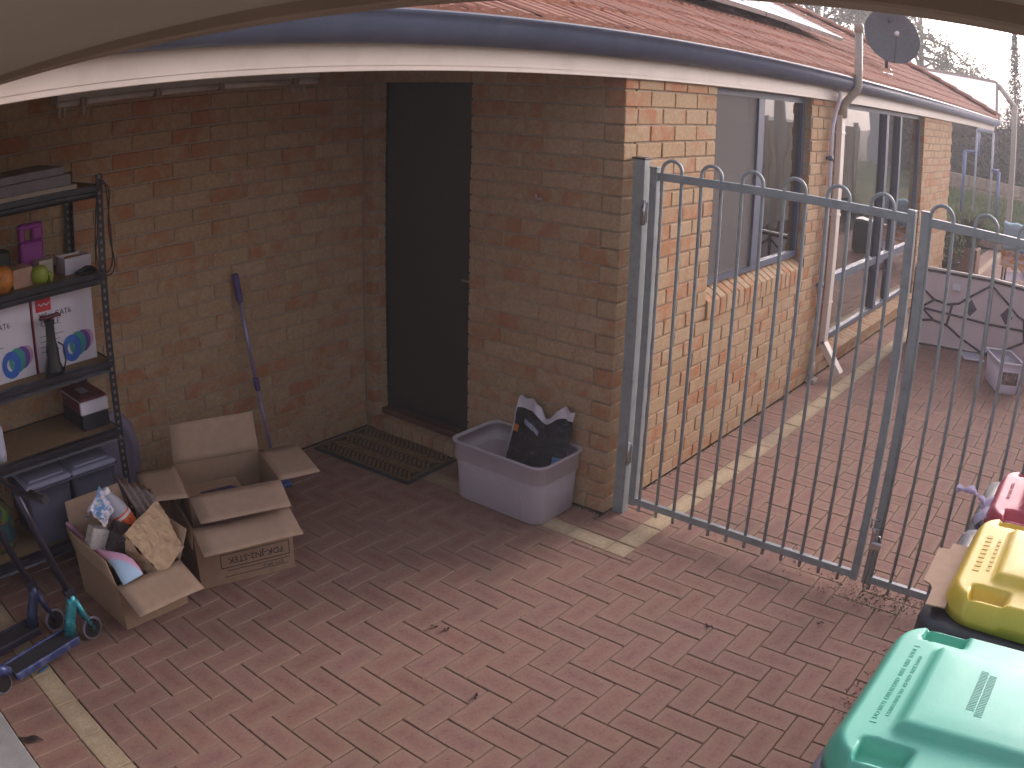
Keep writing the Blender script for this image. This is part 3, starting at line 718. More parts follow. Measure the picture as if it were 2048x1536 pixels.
def lidz(u, v, W, D):
    d = max(0, min(W / 2 - abs(u), v, D - v)); return .016 * (1 - (u / (W / 2)) ** 2) * sm(0, .2, d) + .010 * sm(.02, .4, v) - .052 + .052 * math.sin(min(1, d / .030) * math.pi / 2) ** .8
def wheelie(label, x0, x1, yf, D, zt, lidmat, bodymat, collar, kind):
    W = x1 - x0; cx = (x0 + x1) / 2
    r = empty('wheelie_bin', label, 'wheelie bin', (cx, yf, 0), 0, 'row of council wheelie bins'); 
    Mf = Matrix(((1, 0, 0, 0), (0, -1, 0, 0), (0, 0, 1, 0), (0, 0, 0, 1)))   # v grows towards -y
    f = MB(); lid_mesh(f, W, D); f.v = [(x, -y, z + zt) for x, y, z in f.v]
    lid = f.build('lid', lidmat, r, attr=False)
    def rr(w, d0, d1, z, rad=.07, n=6):
        pts = []
        for cu, cv, a0 in ((w / 2 - rad, -d0 - rad, 0), (-w / 2 + rad, -d0 - rad, 90), (-w / 2 + rad, -d1 + rad, 180), (w / 2 - rad, -d1 + rad, 270)):
            for k in range(n + 1):
                a = R(a0 + 90 * k / n); pts.append((cu + rad * math.cos(a), cv + rad * math.sin(a), z))
        return pts
    f = MB(); c = collar
    secs = [rr(W * .80, .07, D - .14, .04), rr(W * .82, .06, D - .13, .10), rr(W * .955, .012, D - .03, zt - .20), rr(W * .96, .010, D - .03, zt - .185),
            rr(W + .01, -c, D - .01, zt - .18), rr(W + 2 * c * .7, -c - .008, D, zt - .165), rr(W + 2 * c * .7, -c - .008, D, zt - .105), rr(W + c * 1.2, -c, D - .005, zt - .082), rr(W - .02, .01, D - .02, zt - .078), rr(W - .07, .04, D - .05, zt - .11)]
    n = len(secs[0]); vs = [p for s in secs for p in s]
    f.add(vs, [(i * n + k, i * n + (k + 1) % n, (i + 1) * n + (k + 1) % n, (i + 1) * n + k) for i in range(len(secs) - 1) for k in range(n)], smooth=True)
    f.add(secs[0], [tuple(range(n))[::-1]]); f.build('body', bodymat, r, attr=False)
    f = MB(); yb = -D - .045; f.tube([(-W * .42, -D + .02, zt - .05), (-W * .42, yb, zt - .05), (W * .42, yb, zt - .05), (W * .42, -D + .02, zt - .05)], .015, 10); f.build('handle', bodymat, r)
    for sx in (-1, 1):
        f = MB(); f.tube([(sx * (W / 2 - .02) - .022, -D + .09, .10), (sx * (W / 2 - .02) + .022, -D + .09, .10)], .10, 24); f.build('wheel', BLACKPL, r)
    return r, lid
TEAL = simple('mint_green_bin_plastic', (.135, .56, .40), .42, var=.03, vscale=6, bmp=.0006, bscale=420, dirt=((.30, .62, .50), 5, .35))
YELB = simple('yellow_bin_plastic', (.74, .54, .07), .38, var=.04, vscale=6, bmp=.0006, bscale=420, dirt=((.82, .70, .32), 5, .4))
REDB = simple('faded_red_bin_plastic', (.48, .07, .11), .36, var=.06, vscale=6, bmp=.0006, bscale=420, dirt=((.60, .22, .26), 5, .45))
GREYB = simple('grey_bin_plastic', (.21, .205, .235), .5, var=.05, vscale=7, bmp=.0006, bscale=300)
BLKB = simple('charcoal_bin_plastic', (.045, .045, .055), .45, var=.12, vscale=9, bmp=.0008, bscale=260, dirt=((.13, .12, .13), 8, .5))
b1, lid1 = wheelie('wheelie bin with a mint green lid and grey body, nearest the camera', -2.302, -1.722, -1.968, .72, 1.065, TEAL, GREYB, .004, 0)
b2, lid2 = wheelie('yellow lidded wheelie bin with dark body, in the middle of the row of three', -1.560, -.985, -2.028, .72, 1.055, YELB, BLKB, .045, 1)
b3, lid3 = wheelie('wheelie bin with a faded red lid and dark body, farthest along the row', -.865, -.365, -2.022, .56, .985, REDB, BLKB, .045, 2)
# embossed and printed writing on the lids
def emb(parent, body, size, x, y, z, mat, rz=0, tilt=0, name='embossed_text', ext=.0015):
    vs, fs = text_mesh(body, size, ext); f = MB(); f.add(vs, fs, Matrix.Translation((x, y, 0)))
    W_, D_, zt_ = LIDDIM[parent.name]; pl = .019 if name == 'stamp' else 0
    f.v = [(px, py, zt_ + lidz(px, -py, W_, D_) + pl + (.0011 if pz > 0 else -.001)) for px, py, pz in f.v]; return f.build(name, mat, parent, attr=False)
LIDDIM = {lid1.name: (.58, .72, 1.065), lid2.name: (.575, .72, 1.055), lid3.name: (.50, .56, .985)}
TEALD = simple('mint_green_shade_text', (.13, .53, .38), .5, var=.03)
emb(lid1, '[  DO NOT OVERLOAD  NIN  NIN  SZIOI  ]', 0.0165, 0.005, -.072, 1.0755, TEALD, 0, 0, ext=.0028)
emb(lid1, 'CONFORMS TO  AS 4123  MAX LOAD', .0145, 0.0, -.095, 1.0765, TEALD, 0, 0, ext=.0028)
STAMP = simple('white_hot_stamp', (.36, .66, .56), .5, var=.1, vscale=80)
emb(lid1, '|||||||||||||||||||||||||||', .022, .012, -.262, 1.1125, STAMP, 0, R(-1.0), 'stamp', .0006)
emb(lid1, '||||||||||||||||||||||||||||', .022, .0, -.285, 1.1125, STAMP, 0, R(-1.0), 'stamp', .0006)
YELD = simple('yellow_text_blocks', (.60, .42, .05), .5, var=.05)
_v, _f = chamfer_box(Vector((0, 0, 0)), Vector((1, 1, 1)), .1); UPK = {i for i, p in enumerate(_v) if p[2] > .5}
f = MB()
for k in range(9):
    f.box((-.125 + k * .027, -.072, 1.055), (-.108 + k * .027, -.052, 1.0725), .002)
for k in range(8): f.box((-.115 + k * .027, -.104, 1.060), (-.095 + k * .027, -.092, 1.0775), .002)
f.v = [(px, py, 1.055 + lidz(px, -py, .575, .72) + (.0016 if k_ % 24 in UPK else -.001)) for k_, (px, py, pz) in enumerate(f.v)]
f.build('embossed_text', YELD, lid2)
emb(lid3, 'NO HOT ASHES', .022, 0, -.065, .995, simple('red_text', (.40, .05, .09), .5), 0, 0, ext=.002)
# cardboard sheet wedged under the yellow lid
f = MB(); M = Matrix.Translation((-1.335, -2.0, 1.0)) @ Matrix.Rotation(R(2), 4, 'Z') @ Matrix.Rotation(R(-4), 4, 'X')
f.slab([(-.21, -.04, 0), (.17, -.04, 0), (.17, .018, .0), (.13, .02, 0), (.125, .055, 0), (-.085, .055, 0), (-.10, .03, 0), (-.125, .018, 0), (-.21, .018, 0)], .004, M)
tag(f.build('cardboard_sheet', KRAFTL), 'pale torn cardboard sheet jutting out from under the yellow bin lid', 'cardboard')
RIB = milky('lilac_plastic_film', (.84, .78, .94), .85)
f = MB(); gr = []
for i in range(14):
    t = i / 13; c = Vector((-.47 + .0 * t, -1.955 - .02 * t, .93)) if False else Vector((-.66 + .10 * t - .02 * t * t, -2.00 + .13 * t, .935 - .02 * t + .02 * math.sin(t * 3)))
    wd = .008 + .012 * abs(math.sin(t * 2.6 + .5)); row = []
    for j in range(5):
        s = (j - 2) / 2; row.append((c.x + wd * s * .7, c.y + wd * s * .4, c.z + .010 * math.sin(j * 2.1 + i) + .012 * s * s))
    gr.append(row)
f.sheet(gr); 
gr = [[(-.80 + .20 * i / 10 + .01 * math.sin(j), -2.035 + .016 * j - .01 * math.cos(i), .952 - .014 * j + .006 * math.sin(i * 1.7 + j)) for j in range(4)] for i in range(11)]
f.sheet(gr)
o = f.build('bag_scrap', RIB); sm_ = o.modifiers.new('t', 'SOLIDIFY'); sm_.thickness = .0012
tag(o, 'lilac plastic bag scrap hanging out of the red lidded bin', 'plastic bag')

# ================================================================== CARTONS
def carton(name, label, cat, org, rz, w, d, h, flaps, mat=KRAFT, inner=KRAFTL, group=None):
    """org = front left bottom corner; flaps: side -> (length, angle above horizontal in degrees, taper)"""
    r = empty(name, label, cat, org, rz, group); th = .005
    f = MB(); f.box((0, 0, 0), (w, th, h)); f.box((0, d - th, 0), (w, d, h)); f.box((0, th, 0), (th, d - th, h)); f.box((w - th, th, 0), (w, d - th, h)); f.box((th, th, .002), (w - th, d - th, .007))
    f.build('body', mat, r)
    for side, (ln, an, tp) in flaps.items():
        c, s = math.cos(R(an)) * ln, math.sin(R(an)) * ln
        if side == 'front': P = [(0, 0, h), (w, 0, h), (w - tp, -c, h + s), (tp, -c, h + s)]
        if side == 'back': P = [(w, d, h), (0, d, h), (tp, d + c, h + s), (w - tp, d + c, h + s)]
        if side == 'left': P = [(0, d, h), (0, 0, h), (-c, tp, h + s), (-c, d - tp, h + s)]
        if side == 'right': P = [(w, 0, h), (w, d, h), (w + c, d - tp, h + s), (w + c, tp, h + s)]
        # split in strips and bow a little so that the board is not perfectly flat
        A, B, Cc, Dd = map(Vector, P); gr = []
        for i in range(7):
            t = i / 6; a = A.lerp(Dd, t); b = B.lerp(Cc, t); sag = Vector((0, 0, -.003 * math.sin(math.pi * t)))
            gr.append([tuple(a.lerp(b, j / 6) + sag + Vector((0, 0, .0012 * math.sin(j * .9 + i * .7)))) for j in range(7)])
        fl = MB(); fl.sheet(gr, smooth=True); q = fl.build('flap', inner, r); m = q.modifiers.new('t', 'SOLIDIFY'); m.thickness = .0045
    return r
c1 = carton('lower_carton', 'large brown carton on the paving with printed upside down lettering, holding a second open carton', 'cardboard box', (-1.885, .880, 0), R(-16.5), .475, .41, .315,
            {'front': (.17, -20, .0), 'left': (.10, -80, .0)})
vs, fs = text_mesh('FDK-JN2-STEK', .044, .0004); f = MB(); Mt = frame((.285, -.0012, .115), (-1, 0, 0), (0, 0, -1)); f.add(vs, fs, Mt)
for z, x0, x1 in ((.150, .11, .455), (.080, .11, .455)): f.box((x0, -.0018, z), (x1, -.0004, z + .003))
for x in (.11, .452): f.box((x, -.0018, .080), (x + .003, -.0004, .153))
for z, x0, x1 in ((.064, .14, .455), (.034, .12, .44)): f.box((x0, -.0018, z), (x1, -.0004, z + .002))
vs, fs = text_mesh('QTY: 6PCS', .022, .0004); f.add(vs, fs, frame((.37, -.0012, .050), (-1, 0, 0), (0, 0, -1)))
f.build('printing', INK, c1)
c2 = carton('upper_carton', 'open brown carton with all four flaps spread, nested inside the larger carton', 'cardboard box', (-1.822, .985, .10), R(-20), .445, .375, .315,
            {'front': (.19, -14, .01), 'left': (.20, 2, .015), 'right': (.20, 0, .015), 'back': (.195, 78, .008)})
f = MB(); f.tube([(-.09, 0, 0), (.06, .0, .01), (.10, .0, .012)], [.03, .03, .012], 14)
o = f.build('bottle', simple('dark_violet_plastic', (.05, .03, .08), .3)); o.location = (-1.62, 1.04, .335); o.rotation_euler = (0, 0, R(-20)); tag(o, 'dark bottle lying inside the open nested carton', 'bottle')
f = MB(); f.box((-.14, -.10, .0), (.14, .10, .22), .004); o = f.build('small_box', KRAFT); o.location = (-1.60, 1.13, .108); o.rotation_euler = (0, 0, R(-20)); tag(o, 'small brown box standing under the dark bottle inside the nested carton', 'cardboard box')

c3 = carton('grocery_carton', 'brown carton crammed with groceries and packaging, front flap folded down, beside the scooters', 'cardboard box', (-2.345, .818, 0), R(1.5), .345, .43, .225,
            {'front': (.185, -20, .0), 'back': (.22, 74, .02), 'right': (.14, 60, .02), 'left': (.13, 80, .01)})
# kraft paper bag
KRP = simple('crumpled_kraft_paper', (.50, .35, .215), .8, var=.08, vscale=20, bmp=.006, bscale=22)
f = MB()
from mathutils import noise as mnoise
def crumple(P, n=9, amp=.008, th=.003):
    A, B, Cc, Dd = map(Vector, P); gr = []; n = 34
    nrm = (B - A).cross(Dd - A).normalized()
    for i in range(n + 1):
        row = []
        for j in range(n + 1):
            p = A.lerp(B, j / n).lerp(Dd.lerp(Cc, j / n), i / n)
            h = 1 - 2 * abs(mnoise.noise(p * 14)) + .6 * (1 - 2 * abs(mnoise.noise(p * 31 + Vector((3, 1, 2))))) + .25 * mnoise.noise(p * 80)
            row.append(tuple(p + nrm * amp * 1.6 * (h - .9) + Vector((mnoise.noise(p * 25), mnoise.noise(p * 25 + Vector((9, 9, 9))), 0)) * amp * .5))
        gr.append(row)
    return gr
def crumple_old(P, n=9, amp=.008, th=.003):
    A, B, Cc, Dd = map(Vector, P); gr = []
    nrm = (B - A).cross(Dd - A).normalized()
    for i in range(n + 1):
        gr.append([tuple(A.lerp(B, j / n).lerp(Dd.lerp(Cc, j / n), i / n) + nrm * random.uniform(-amp, amp)) for j in range(n + 1)])
    return gr
f.sheet(crumple([(-2.225, .90, .405), (-2.02, .93, .485), (-1.965, .84, .27), (-2.115, .80, .20)], 9, .007), smooth=False)
f.sheet(crumple([(-2.02, .93, .485), (-1.96, 1.0, .40), (-1.95, .95, .24), (-1.965, .84, .27)], 5, .006), smooth=False)
f.sheet(crumple([(-2.225, .90, .405), (-2.115, .80, .20), (-2.14, .86, .12), (-2.26, .98, .30)], 5, .006), smooth=False)
tag(f.build('paper_bag', KRP), 'crumpled brown paper bag at the front of the grocery carton', 'paper bag')
# white bottle with a red label
bo = empty('milk_bottle', 'white plastic bottle with a red and orange label in the grocery carton', 'bottle', (-2.115, 1.02, .30))
d = Vector((-.085, .06, .22)).normalized(); Mb = d.to_track_quat('Z', 'Y').to_matrix().to_4x4()
f = MB(); f.lathe([(0, -.05), (.046, -.045), (.05, -.02), (.05, .12), (.047, .16), (.036, .20), (.022, .235), (.02, .25), (0, .252)], 24, Mb); f.build('body', milky('milky_bottle', (.70, .70, .78), .95, .3), bo)
f = MB(); f.lathe([(.0235, .243), (.0235, .262), (.018, .268), (0, .268)], 18, Mb); f.build('cap', simple('white_cap2', (.75, .73, .76), .4), bo)
f = MB(); n = 30; Ml = Mb
for part, (z0, z1) in enumerate(((.05, .14),)):
    gr = [[(.0512 * math.cos(a), .0512 * math.sin(a), z) for a in [R(360 * k / n) for k in range(n + 1)]] for z in (z0, z1)]
    f.sheet(gr, Ml)
lb = f.build('label', simple('red_label', (.72, .09, .03), .4, var=.2, vscale=60, dirt=((.85, .38, .05), 40, .8)), bo)
f = MB(); gr = [[(.0518 * math.cos(a), .0518 * math.sin(a), z) for a in [R(360 * k / n) for k in range(n + 1)]] for z in (.118, .132)]; f.sheet(gr, Ml); f.build('lettering', simple('label_white', (.8, .7, .7), .5), lb)
# crumpled white and blue packet
f = MB(); f.sheet(crumple([(-2.325, 1.02, .50), (-2.225, 1.08, .56), (-2.20, 1.03, .46), (-2.275, .98, .42)], 8, .012), smooth=False)
f.sheet(crumple([(-2.325, 1.02, .50), (-2.225, 1.08, .56), (-2.25, 1.14, .44), (-2.32, 1.10, .42)], 6, .01), smooth=False)
m_, t_, p_, o_ = newmat('printed_packet'); n_ = noise(t_, 30, 2); n_2 = noise(t_, 60, 1)
cc_ = mix(t_, ramp(t_, n_.outputs[0], [(.5, 0.), (.56, 1.)]), (.72, .68, .76), (.18, .35, .60)); cc_ = mix(t_, ramp(t_, n_2.outputs[0], [(.66, 0.), (.7, 1.)]), cc_, (.75, .65, .10)); t_.links.new(cc_, p_.inputs['Base Color']); p_.inputs['Roughness'].default_value = .4
tag(f.build('snack_packet', m_), 'crumpled white and blue printed packet at the back of the grocery carton', 'packet')
# brown ribbed plastic tray
BRP = simple('brown_ribbed_plastic', (.115, .07, .055), .28, var=.2, vscale=12)
f = MB(); gr = []
for i in range(19):
    t = i / 18; row = []
    for j in range(7):
        s = j / 6; P0 = Vector((-2.13, 1.12, .57)).lerp(Vector((-1.97, 1.08, .47)), t); P1 = Vector((-2.07, 1.0, .36)).lerp(Vector((-1.945, .99, .32)), t)
        p = P0.lerp(P1, s); p += Vector((.1, -.5, .6)).normalized() * .010 * math.sin(t * math.pi * 8); row.append(tuple(p))
    gr.append(row)
f.sheet(gr); o = f.build('plastic_tray', BRP); q = o.modifiers.new('t', 'SOLIDIFY'); q.thickness = .003
tag(o, 'glossy brown ribbed plastic tray leaning at the right of the grocery carton', 'tray')
f = MB(); f.box((-.06, -.05, -.06), (.07, .06, .07), .006, Matrix.Rotation(R(30), 4, 'Y') @ Matrix.Rotation(R(20), 4, 'X')); o = f.build('dark_package', simple('dark_wrap', (.03, .022, .025), .25, var=.3)); o.location = (-2.215, .97, .33); tag(o, 'dark glossy package in the middle of the grocery carton', 'package')
f = MB(); f.box((-.11, -.085, -.07), (.11, .085, .05), .006, Matrix.Rotation(R(12), 4, 'Z')); o = f.build('brown_package', simple('brown_wrap', (.12, .06, .03), .35, var=.3, vscale=30)); o.location = (-2.17, .955, .17); tag(o, 'brown wrapped package low in the grocery carton', 'package')
f = MB(); f.box((-.045, -.03, -.05), (.045, .03, .05), .004, Matrix.Rotation(R(25), 4, 'Y')); o = f.build('spice_box', simple('pale_box', (.52, .48, .42), .5, dirt=((.1, .12, .3), 50, .5))); o.location = (-2.31, 1.03, .36); tag(o, 'small pale box with a blue end at the left rim of the grocery carton', 'packet')
# pink and pale blue paddle lying over the left rim
m_, t_, p_, o_ = newmat('pink_blue_plastic'); g_ = N(t_, 'ShaderNodeNewGeometry'); sp_ = N(t_, 'ShaderNodeSeparateXYZ'); t_.links.new(g_.outputs['Position'], sp_.inputs[0])
ad_ = N(t_, 'ShaderNodeMath', operation='MULTIPLY_ADD'); ad_.inputs[1].default_value = .9; t_.links.new(sp_.outputs['X'], ad_.inputs[0]); t_.links.new(sp_.outputs['Y'], ad_.inputs[2])
mr_ = N(t_, 'ShaderNodeMapRange'); mr_.inputs['From Min'].default_value = -1.185; mr_.inputs['From Max'].default_value = -1.20; t_.links.new(ad_.outputs[0], mr_.inputs['Value'])
t_.links.new(mix(t_, mr_.outputs[0], (.72, .40, .58), (.42, .60, .78)), p_.inputs['Base Color']); p_.inputs['Roughness'].default_value = .45
f = MB(); pts = [(-2.350, 1.30, .335), (-2.345, 1.2, .325), (-2.338, 1.08, .315), (-2.325, .98, .315), (-2.305, .92, .315), (-2.285, .88, .305), (-2.275, .85, .29), (-2.27, .82, .265), (-2.267, .80, .24)]
gr = []
wds = [.010, .012, .012, .014, .030, .045, .052, .055, .055]; P = [Vector(p) for p in pts]
for i, p in enumerate(P):
    t = (P[min(i + 1, 8)] - P[max(i - 1, 0)]).normalized(); a = Vector((1, 0, .1)); a = (a - t * a.dot(t)).normalized(); b = t.cross(a)
    gr.append([tuple(p + a * wds[i] * math.cos(R(k * 30)) + b * min(wds[i], .016) * math.sin(R(k * 30))) for k in range(13)])
f.sheet(gr); tag(f.build('toy_paddle', m_), 'pink and pale blue plastic paddle draped along the left rim of the grocery carton', 'toy')

# ================================================================== MOP, MAT, STORAGE TUB
PUR = simple('violet_grip', (.085, .065, .22), .4); STK = simple('lilac_metal_tube', (.36, .32, .50), .3, metal=.4)
mp = empty('flat_mop', 'violet and silver flat mop leaning on the brick wall behind the open carton', 'mop', (-.80, 1.64, 0))
A = Vector((-.955, 1.785, 1.155)) - Vector(mp.location); B = Vector((-.862, 1.66, .09)) - Vector(mp.location)
def L(t): return tuple(A.lerp(B, t))
f = MB(); f.tube([L(0), L(.01), L(.13), L(.15)], [.012, .018, .019, .014], 14); f.build('grip', PUR, mp)
f = MB(); f.tube([L(.15), L(.57)], .0105, 12); f.build('upper_tube', STK, mp)
f = MB(); f.tube([L(.55), L(.56), L(.61), L(.62)], [.012, .017, .017, .012], 14); f.build('collar', PUR, mp)
f = MB(); f.tube([L(.62), L(.96)], .009, 12); f.build('lower_tube', STK, mp)
f = MB(); f.tube([L(.95), L(1.0), tuple(B + Vector((0, -.02, -.05)))], [.014, .016, .012], 12); f.build('joint', simple('blue_joint', (.06, .12, .42), .4), mp)
f = MB(); f.box((-.16, -.045, .012), (.16, .045, .034), .01, Matrix.Translation(B + Vector((-.05, -.08, -.09))) @ Matrix.Rotation(R(-105), 4, 'Z')); f.build('head', simple('blue_mop_head', (.06, .13, .36), .6), mp)

dm = empty('doormat', 'brown coir doormat with black rubber border and chevron ribs in front of the dark door', 'doormat', (-.235, 1.38, .004), R(3.5))
f = MB(); f.box((-.235, -.385, 0), (.235, .385, .010), .004); f.build('rubber_base', simple('black_rubber', (.03, .033, .045), .55, var=.2), dm)
COIR = simple('brown_coir', (.20, .125, .06), .95, var=.35, vscale=60, bmp=.003, bscale=200, spec=.1)
f = MB(); f.box((-.200, -.350, .010), (.200, .350, .012)); f.build('coir_field', simple('dark_coir', (.04, .025, .015), .95, var=.3, vscale=80), dm)
f = MB(); nrow = 5; rw = .40 / nrow
for r_ in range(nrow):
    sgn = 1 if r_ % 2 == 0 else -1; k = -.36
    while k < .36:
        cx, cy = -.2 + (r_ + .5) * rw, k
        if -.335 < cy < .335: f.box((-.046, -.0085, .012), (.046, .0085, .020), .003, Matrix.Translation((cx, cy, 0)) @ Matrix.Rotation(sgn * R(40), 4, 'Z'))
        k += .034
f.build('chevron_ribs', COIR, dm)
f = MB(); f.box((-.212, -.362, .010), (-.200, .362, .017), .001); f.box((.200, -.362, .010), (.212, .362, .017), .001); f.box((-.212, -.362, .010), (.212, -.350, .0172), .001); f.box((-.212, .350, .010), (.212, .362, .0172), .001); f.build('border', COIR, dm)

TUBM = milky('milky_lilac_plastic', (.86, .82, .88), .74, .42)
def tub(name, label, loc, rz, w, d, h, rad=.06, taper=.03, mat=TUBM, group=None, step=True):
    r = empty(name, label, 'storage tub', loc, rz, group)
    def ring(w, d, z, rad, n=7):
        pts = []
        for cu, cv, a0 in ((w / 2 - rad, d / 2 - rad, 0), (-w / 2 + rad, d / 2 - rad, 90), (-w / 2 + rad, -d / 2 + rad, 180), (w / 2 - rad, -d / 2 + rad, 270)):
            for k in range(n + 1): a = R(a0 + 90 * k / n); pts.append((cu + rad * math.cos(a), cv + rad * math.sin(a), z))
        return pts
    zs = [(0, taper + .012), (.012, taper), (h * .68, taper * .3)] + ([(h * .69, taper * .3), (h * .70, taper * .3 - .010)] if step else []) + [(h * .97, -.002), (h * .972, -.014), (h * .995, -.016), (h, -.012), (h * .995, .002), (h * .95, .004)]
    secs = [ring(w - 2 * t, d - 2 * t, z, rad) for z, t in zs]
    inn = [ring(w - 2 * (t + .004), d - 2 * (t + .004), max(z, .004), rad - .003) for z, t in reversed(zs[:-5])]
    secs += inn; n = len(secs[0]); f = MB()
    f.add([p for s in secs for p in s], [(i * n + k, i * n + (k + 1) % n, (i + 1) * n + (k + 1) % n, (i + 1) * n + k) for i in range(len(secs) - 1) for k in range(n)], smooth=True)
    f.add(secs[0], [tuple(range(n))[::-1]]); f.add(secs[-1], [tuple(range(n))])
    f.build('body', mat, r, attr=False); return r
tb = tub('storage_tub', 'open milky translucent storage tub on the paving against the brick pier, holding a dark bag', (-.187, .437, .002), R(90), .585, .362, .335, .065, .012)
f = MB(); pts = []
for k in range(9):
    a = R(180 - k * 90 / 8) ; 
prof = [(.17, .02), (.17, .165)] + [(.17 - .03 * (1 - math.cos(R(a))) , .165 + .03 * math.sin(R(a))) for a in (30, 60, 90)] + [(-.14, .195)] + [(-.14 - .03 * math.sin(R(a)), .165 + .03 * math.cos(R(a))) for a in (30, 60, 90)] + [(-.17, .02)]
f.tube([(x, .1745 + .001, z) for x, z in prof], .0035, 6); f.build('moulded_ridge', TUBM, tb)
# black and silver animal feed bag standing in the tub
m_, t_, p_, o_ = newmat('black_printed_film'); n_ = noise(t_, 11, 5, .6, 1.0, vec_scale=(1, 1, 2.2)); n_2 = noise(t_, 24, 3)
cc_ = ramp(t_, n_.outputs[0], [(.35, (.008, .008, .012)), (.6, (.022, .02, .032)), (.72, (.07, .085, .13)), (.82, (.2, .24, .32))]); cc_ = mix(t_, ramp(t_, n_2.outputs[0], [(.68, 0.), (.74, .5)]), cc_, (.04, .12, .06)); t_.links.new(cc_, p_.inputs['Base Color']); p_.inputs['Roughness'].default_value = .2
bump(t_, p_, noise(t_, 22, 5, .6, 1.5, vec_scale=(1, 1, 3)).outputs[0], .012)
fb = empty('feed_bag', 'black glossy printed feed bag with a white torn top standing in the milky tub', 'bag', (0, 0, 0))
TOPL, TOPR = Vector((-.055, .535, .535)), Vector((-.045, .175, .555))
def bagp(s, t, side):
    """s 0..1 across, t 0..1 up"""
    L0 = Vector((-.17, .56, .01)); R0 = Vector((-.17, .19, .01)); 
    base = L0.lerp(R0, s); top = TOPL.lerp(TOPR, s)
    p = base.lerp(top, t); bulge = .075 * max(0, math.sin(math.pi * min(1, t * .95))) ** .7 * max(0, math.sin(math.pi * s)) ** .6 * (1 - .75 * t)
    nrm = Vector((-.95, -.25, .15)).normalized(); dip = -.085 * math.exp(-((s - .55) / .16) ** 2) * t ** 4 - .02 * (s > .9) * t ** 6
    wob = .007 * math.sin(9 * s + 5 * t) + .006 * math.sin(17 * t + 4 * s) + .010 * math.sin(6.5 * s - 3 * t) * t + .004 * math.sin(31 * s + 23 * t)
    from mathutils import noise as mn
    q = p * 9; cr = (1 - 2 * abs(mn.noise(q))) * .012 + (1 - 2 * abs(mn.noise(p * 21))) * .006 + mn.noise(p * 50) * .002
    return p + nrm * (side * bulge + wob + cr * (.4 + .6 * t)) + Vector((0, 0, dip))
def bag_sheet(mb, t0, t1, off=0, s0=0, s1=1):
    for side in (1, -1):
        mb.sheet([[tuple(bagp(s0 + (s1 - s0) * j / 44, t0 + (t1 - t0) * i / 50, side)) for j in range(45)] for i in range(51)])
f = MB(); bag_sheet(f, 0, .90); f.build('body', m_, fb)
f = MB()
for side in (1, -1): f.sheet([[tuple(bagp(j / 24, .895 + (.105 + .012 * math.sin(j * 1.3)) * i / 3, side) + Vector((-.76, -.62, 0)) * .003 * side) for j in range(25)] for i in range(4)])
WHT = simple('white_film', (.66, .62, .68), .45, var=.08)
f.sheet([[tuple(bagp(.0 - .006 + .025 * k, .45 + .45 * i / 6, 1) + Vector((-.005, -.003, 0))) for k in range(2)] for i in range(7)]); f.build('white_top', WHT, fb)
f = MB(); f.sheet([[tuple(bagp(.10 + .2 * j / 4, .27 + .11 * i / 3, 1) + Vector((-.006, -.005, .0))) for j in range(5)] for i in range(4)]); f.build('sticker', WHT, fb)
f = MB(); f.sheet([[tuple(bagp(.80 + .13 * j / 4, .40 + .13 * i / 3, 1) + Vector((-.006, -.005, .0))) for j in range(5)] for i in range(4)]); f.build('blue_print', simple('blue_print', (.10, .26, .50), .4, var=.5, vscale=90), fb)
f = MB(); f.sheet([[tuple(bagp(.02 + .09 * j / 4, .66 + .07 * i / 3, 1) + Vector((-.006, -.005, .0))) for j in range(5)] for i in range(4)]); f.build('orange_print', ORG, fb)
f = MB(); f.sheet([[tuple(bagp(.20 + .3 * j / 4, .76 + .05 * i / 3 - .03 * j / 4, 1) + Vector((-.006, -.005, .0))) for j in range(5)] for i in range(4)]); f.build('silver_print', simple('silver_print', (.35, .40, .52), .35, var=.4, vscale=70), fb)

# ================================================================== SHELVING AND WHAT STANDS ON IT
SX0, SX1, SY0, SY1 = -2.86, -1.935, 1.37, 1.79
sh = empty('shelving_unit', 'black steel shelving unit with chipboard shelves against the porch brick wall', 'shelf', (SX0, SY0, 0))
O = Matrix.Translation((-SX0, -SY0, 0))
SLOTTED, t_, p_, o_ = newmat('slotted_black_post'); a_, s_ = attr_split(t_); g_ = N(t_, 'ShaderNodeNewGeometry'); x_ = N(t_, 'ShaderNodeSeparateXYZ'); t_.links.new(g_.outputs['Position'], x_.inputs[0])
def mth(op, a, b=None, c=None):
    n = N(t_, 'ShaderNodeMath', operation=op)
    for k, v in enumerate((a, b, c)):
        if v is None: continue
        if isinstance(v, (int, float)): n.inputs[k].default_value = v
        else: t_.links.new(v, n.inputs[k])
    return n.outputs[0]
zf = mth('LESS_THAN', mth('FRACT', mth('MULTIPLY', x_.outputs['Z'], 1 / .0365)), .42)
mxx = mth('MAXIMUM', s_.outputs[0], s_.outputs[1]); ctr = mth('LESS_THAN', mth('ABSOLUTE', mth('SUBTRACT', mxx, .5)), .15)
t_.links.new(mix(t_, mth('MULTIPLY', zf, ctr), (.014, .014, .018), (.20, .17, .15)), p_.inputs['Base Color']); p_.inputs['Roughness'].default_value = .45
def post(x, y, dx, dy):
    f = MB(); f.box((x, y, 0), (x + dx * .036, y + dy * .003, 1.845), 0, O); f.box((x, y + dy * .003, 0), (x + dx * .003, y + dy * .036, 1.845), 0, O)
    f.c = [(abs(vx - x + SX0) / .036, abs(vy - y + SY0) / .036, 0, 1) for vx, vy, vz in f.v]; f.build('post', SLOTTED, sh)
post(SX1, SY0, -1, 1); post(SX1, SY1, -1, -1); post(SX0, SY0, 1, 1); post(SX0, SY1, 1, -1)
CHIP = simple('chipboard', (.25, .165, .09), .85, var=.15, vscale=90, spec=.15)
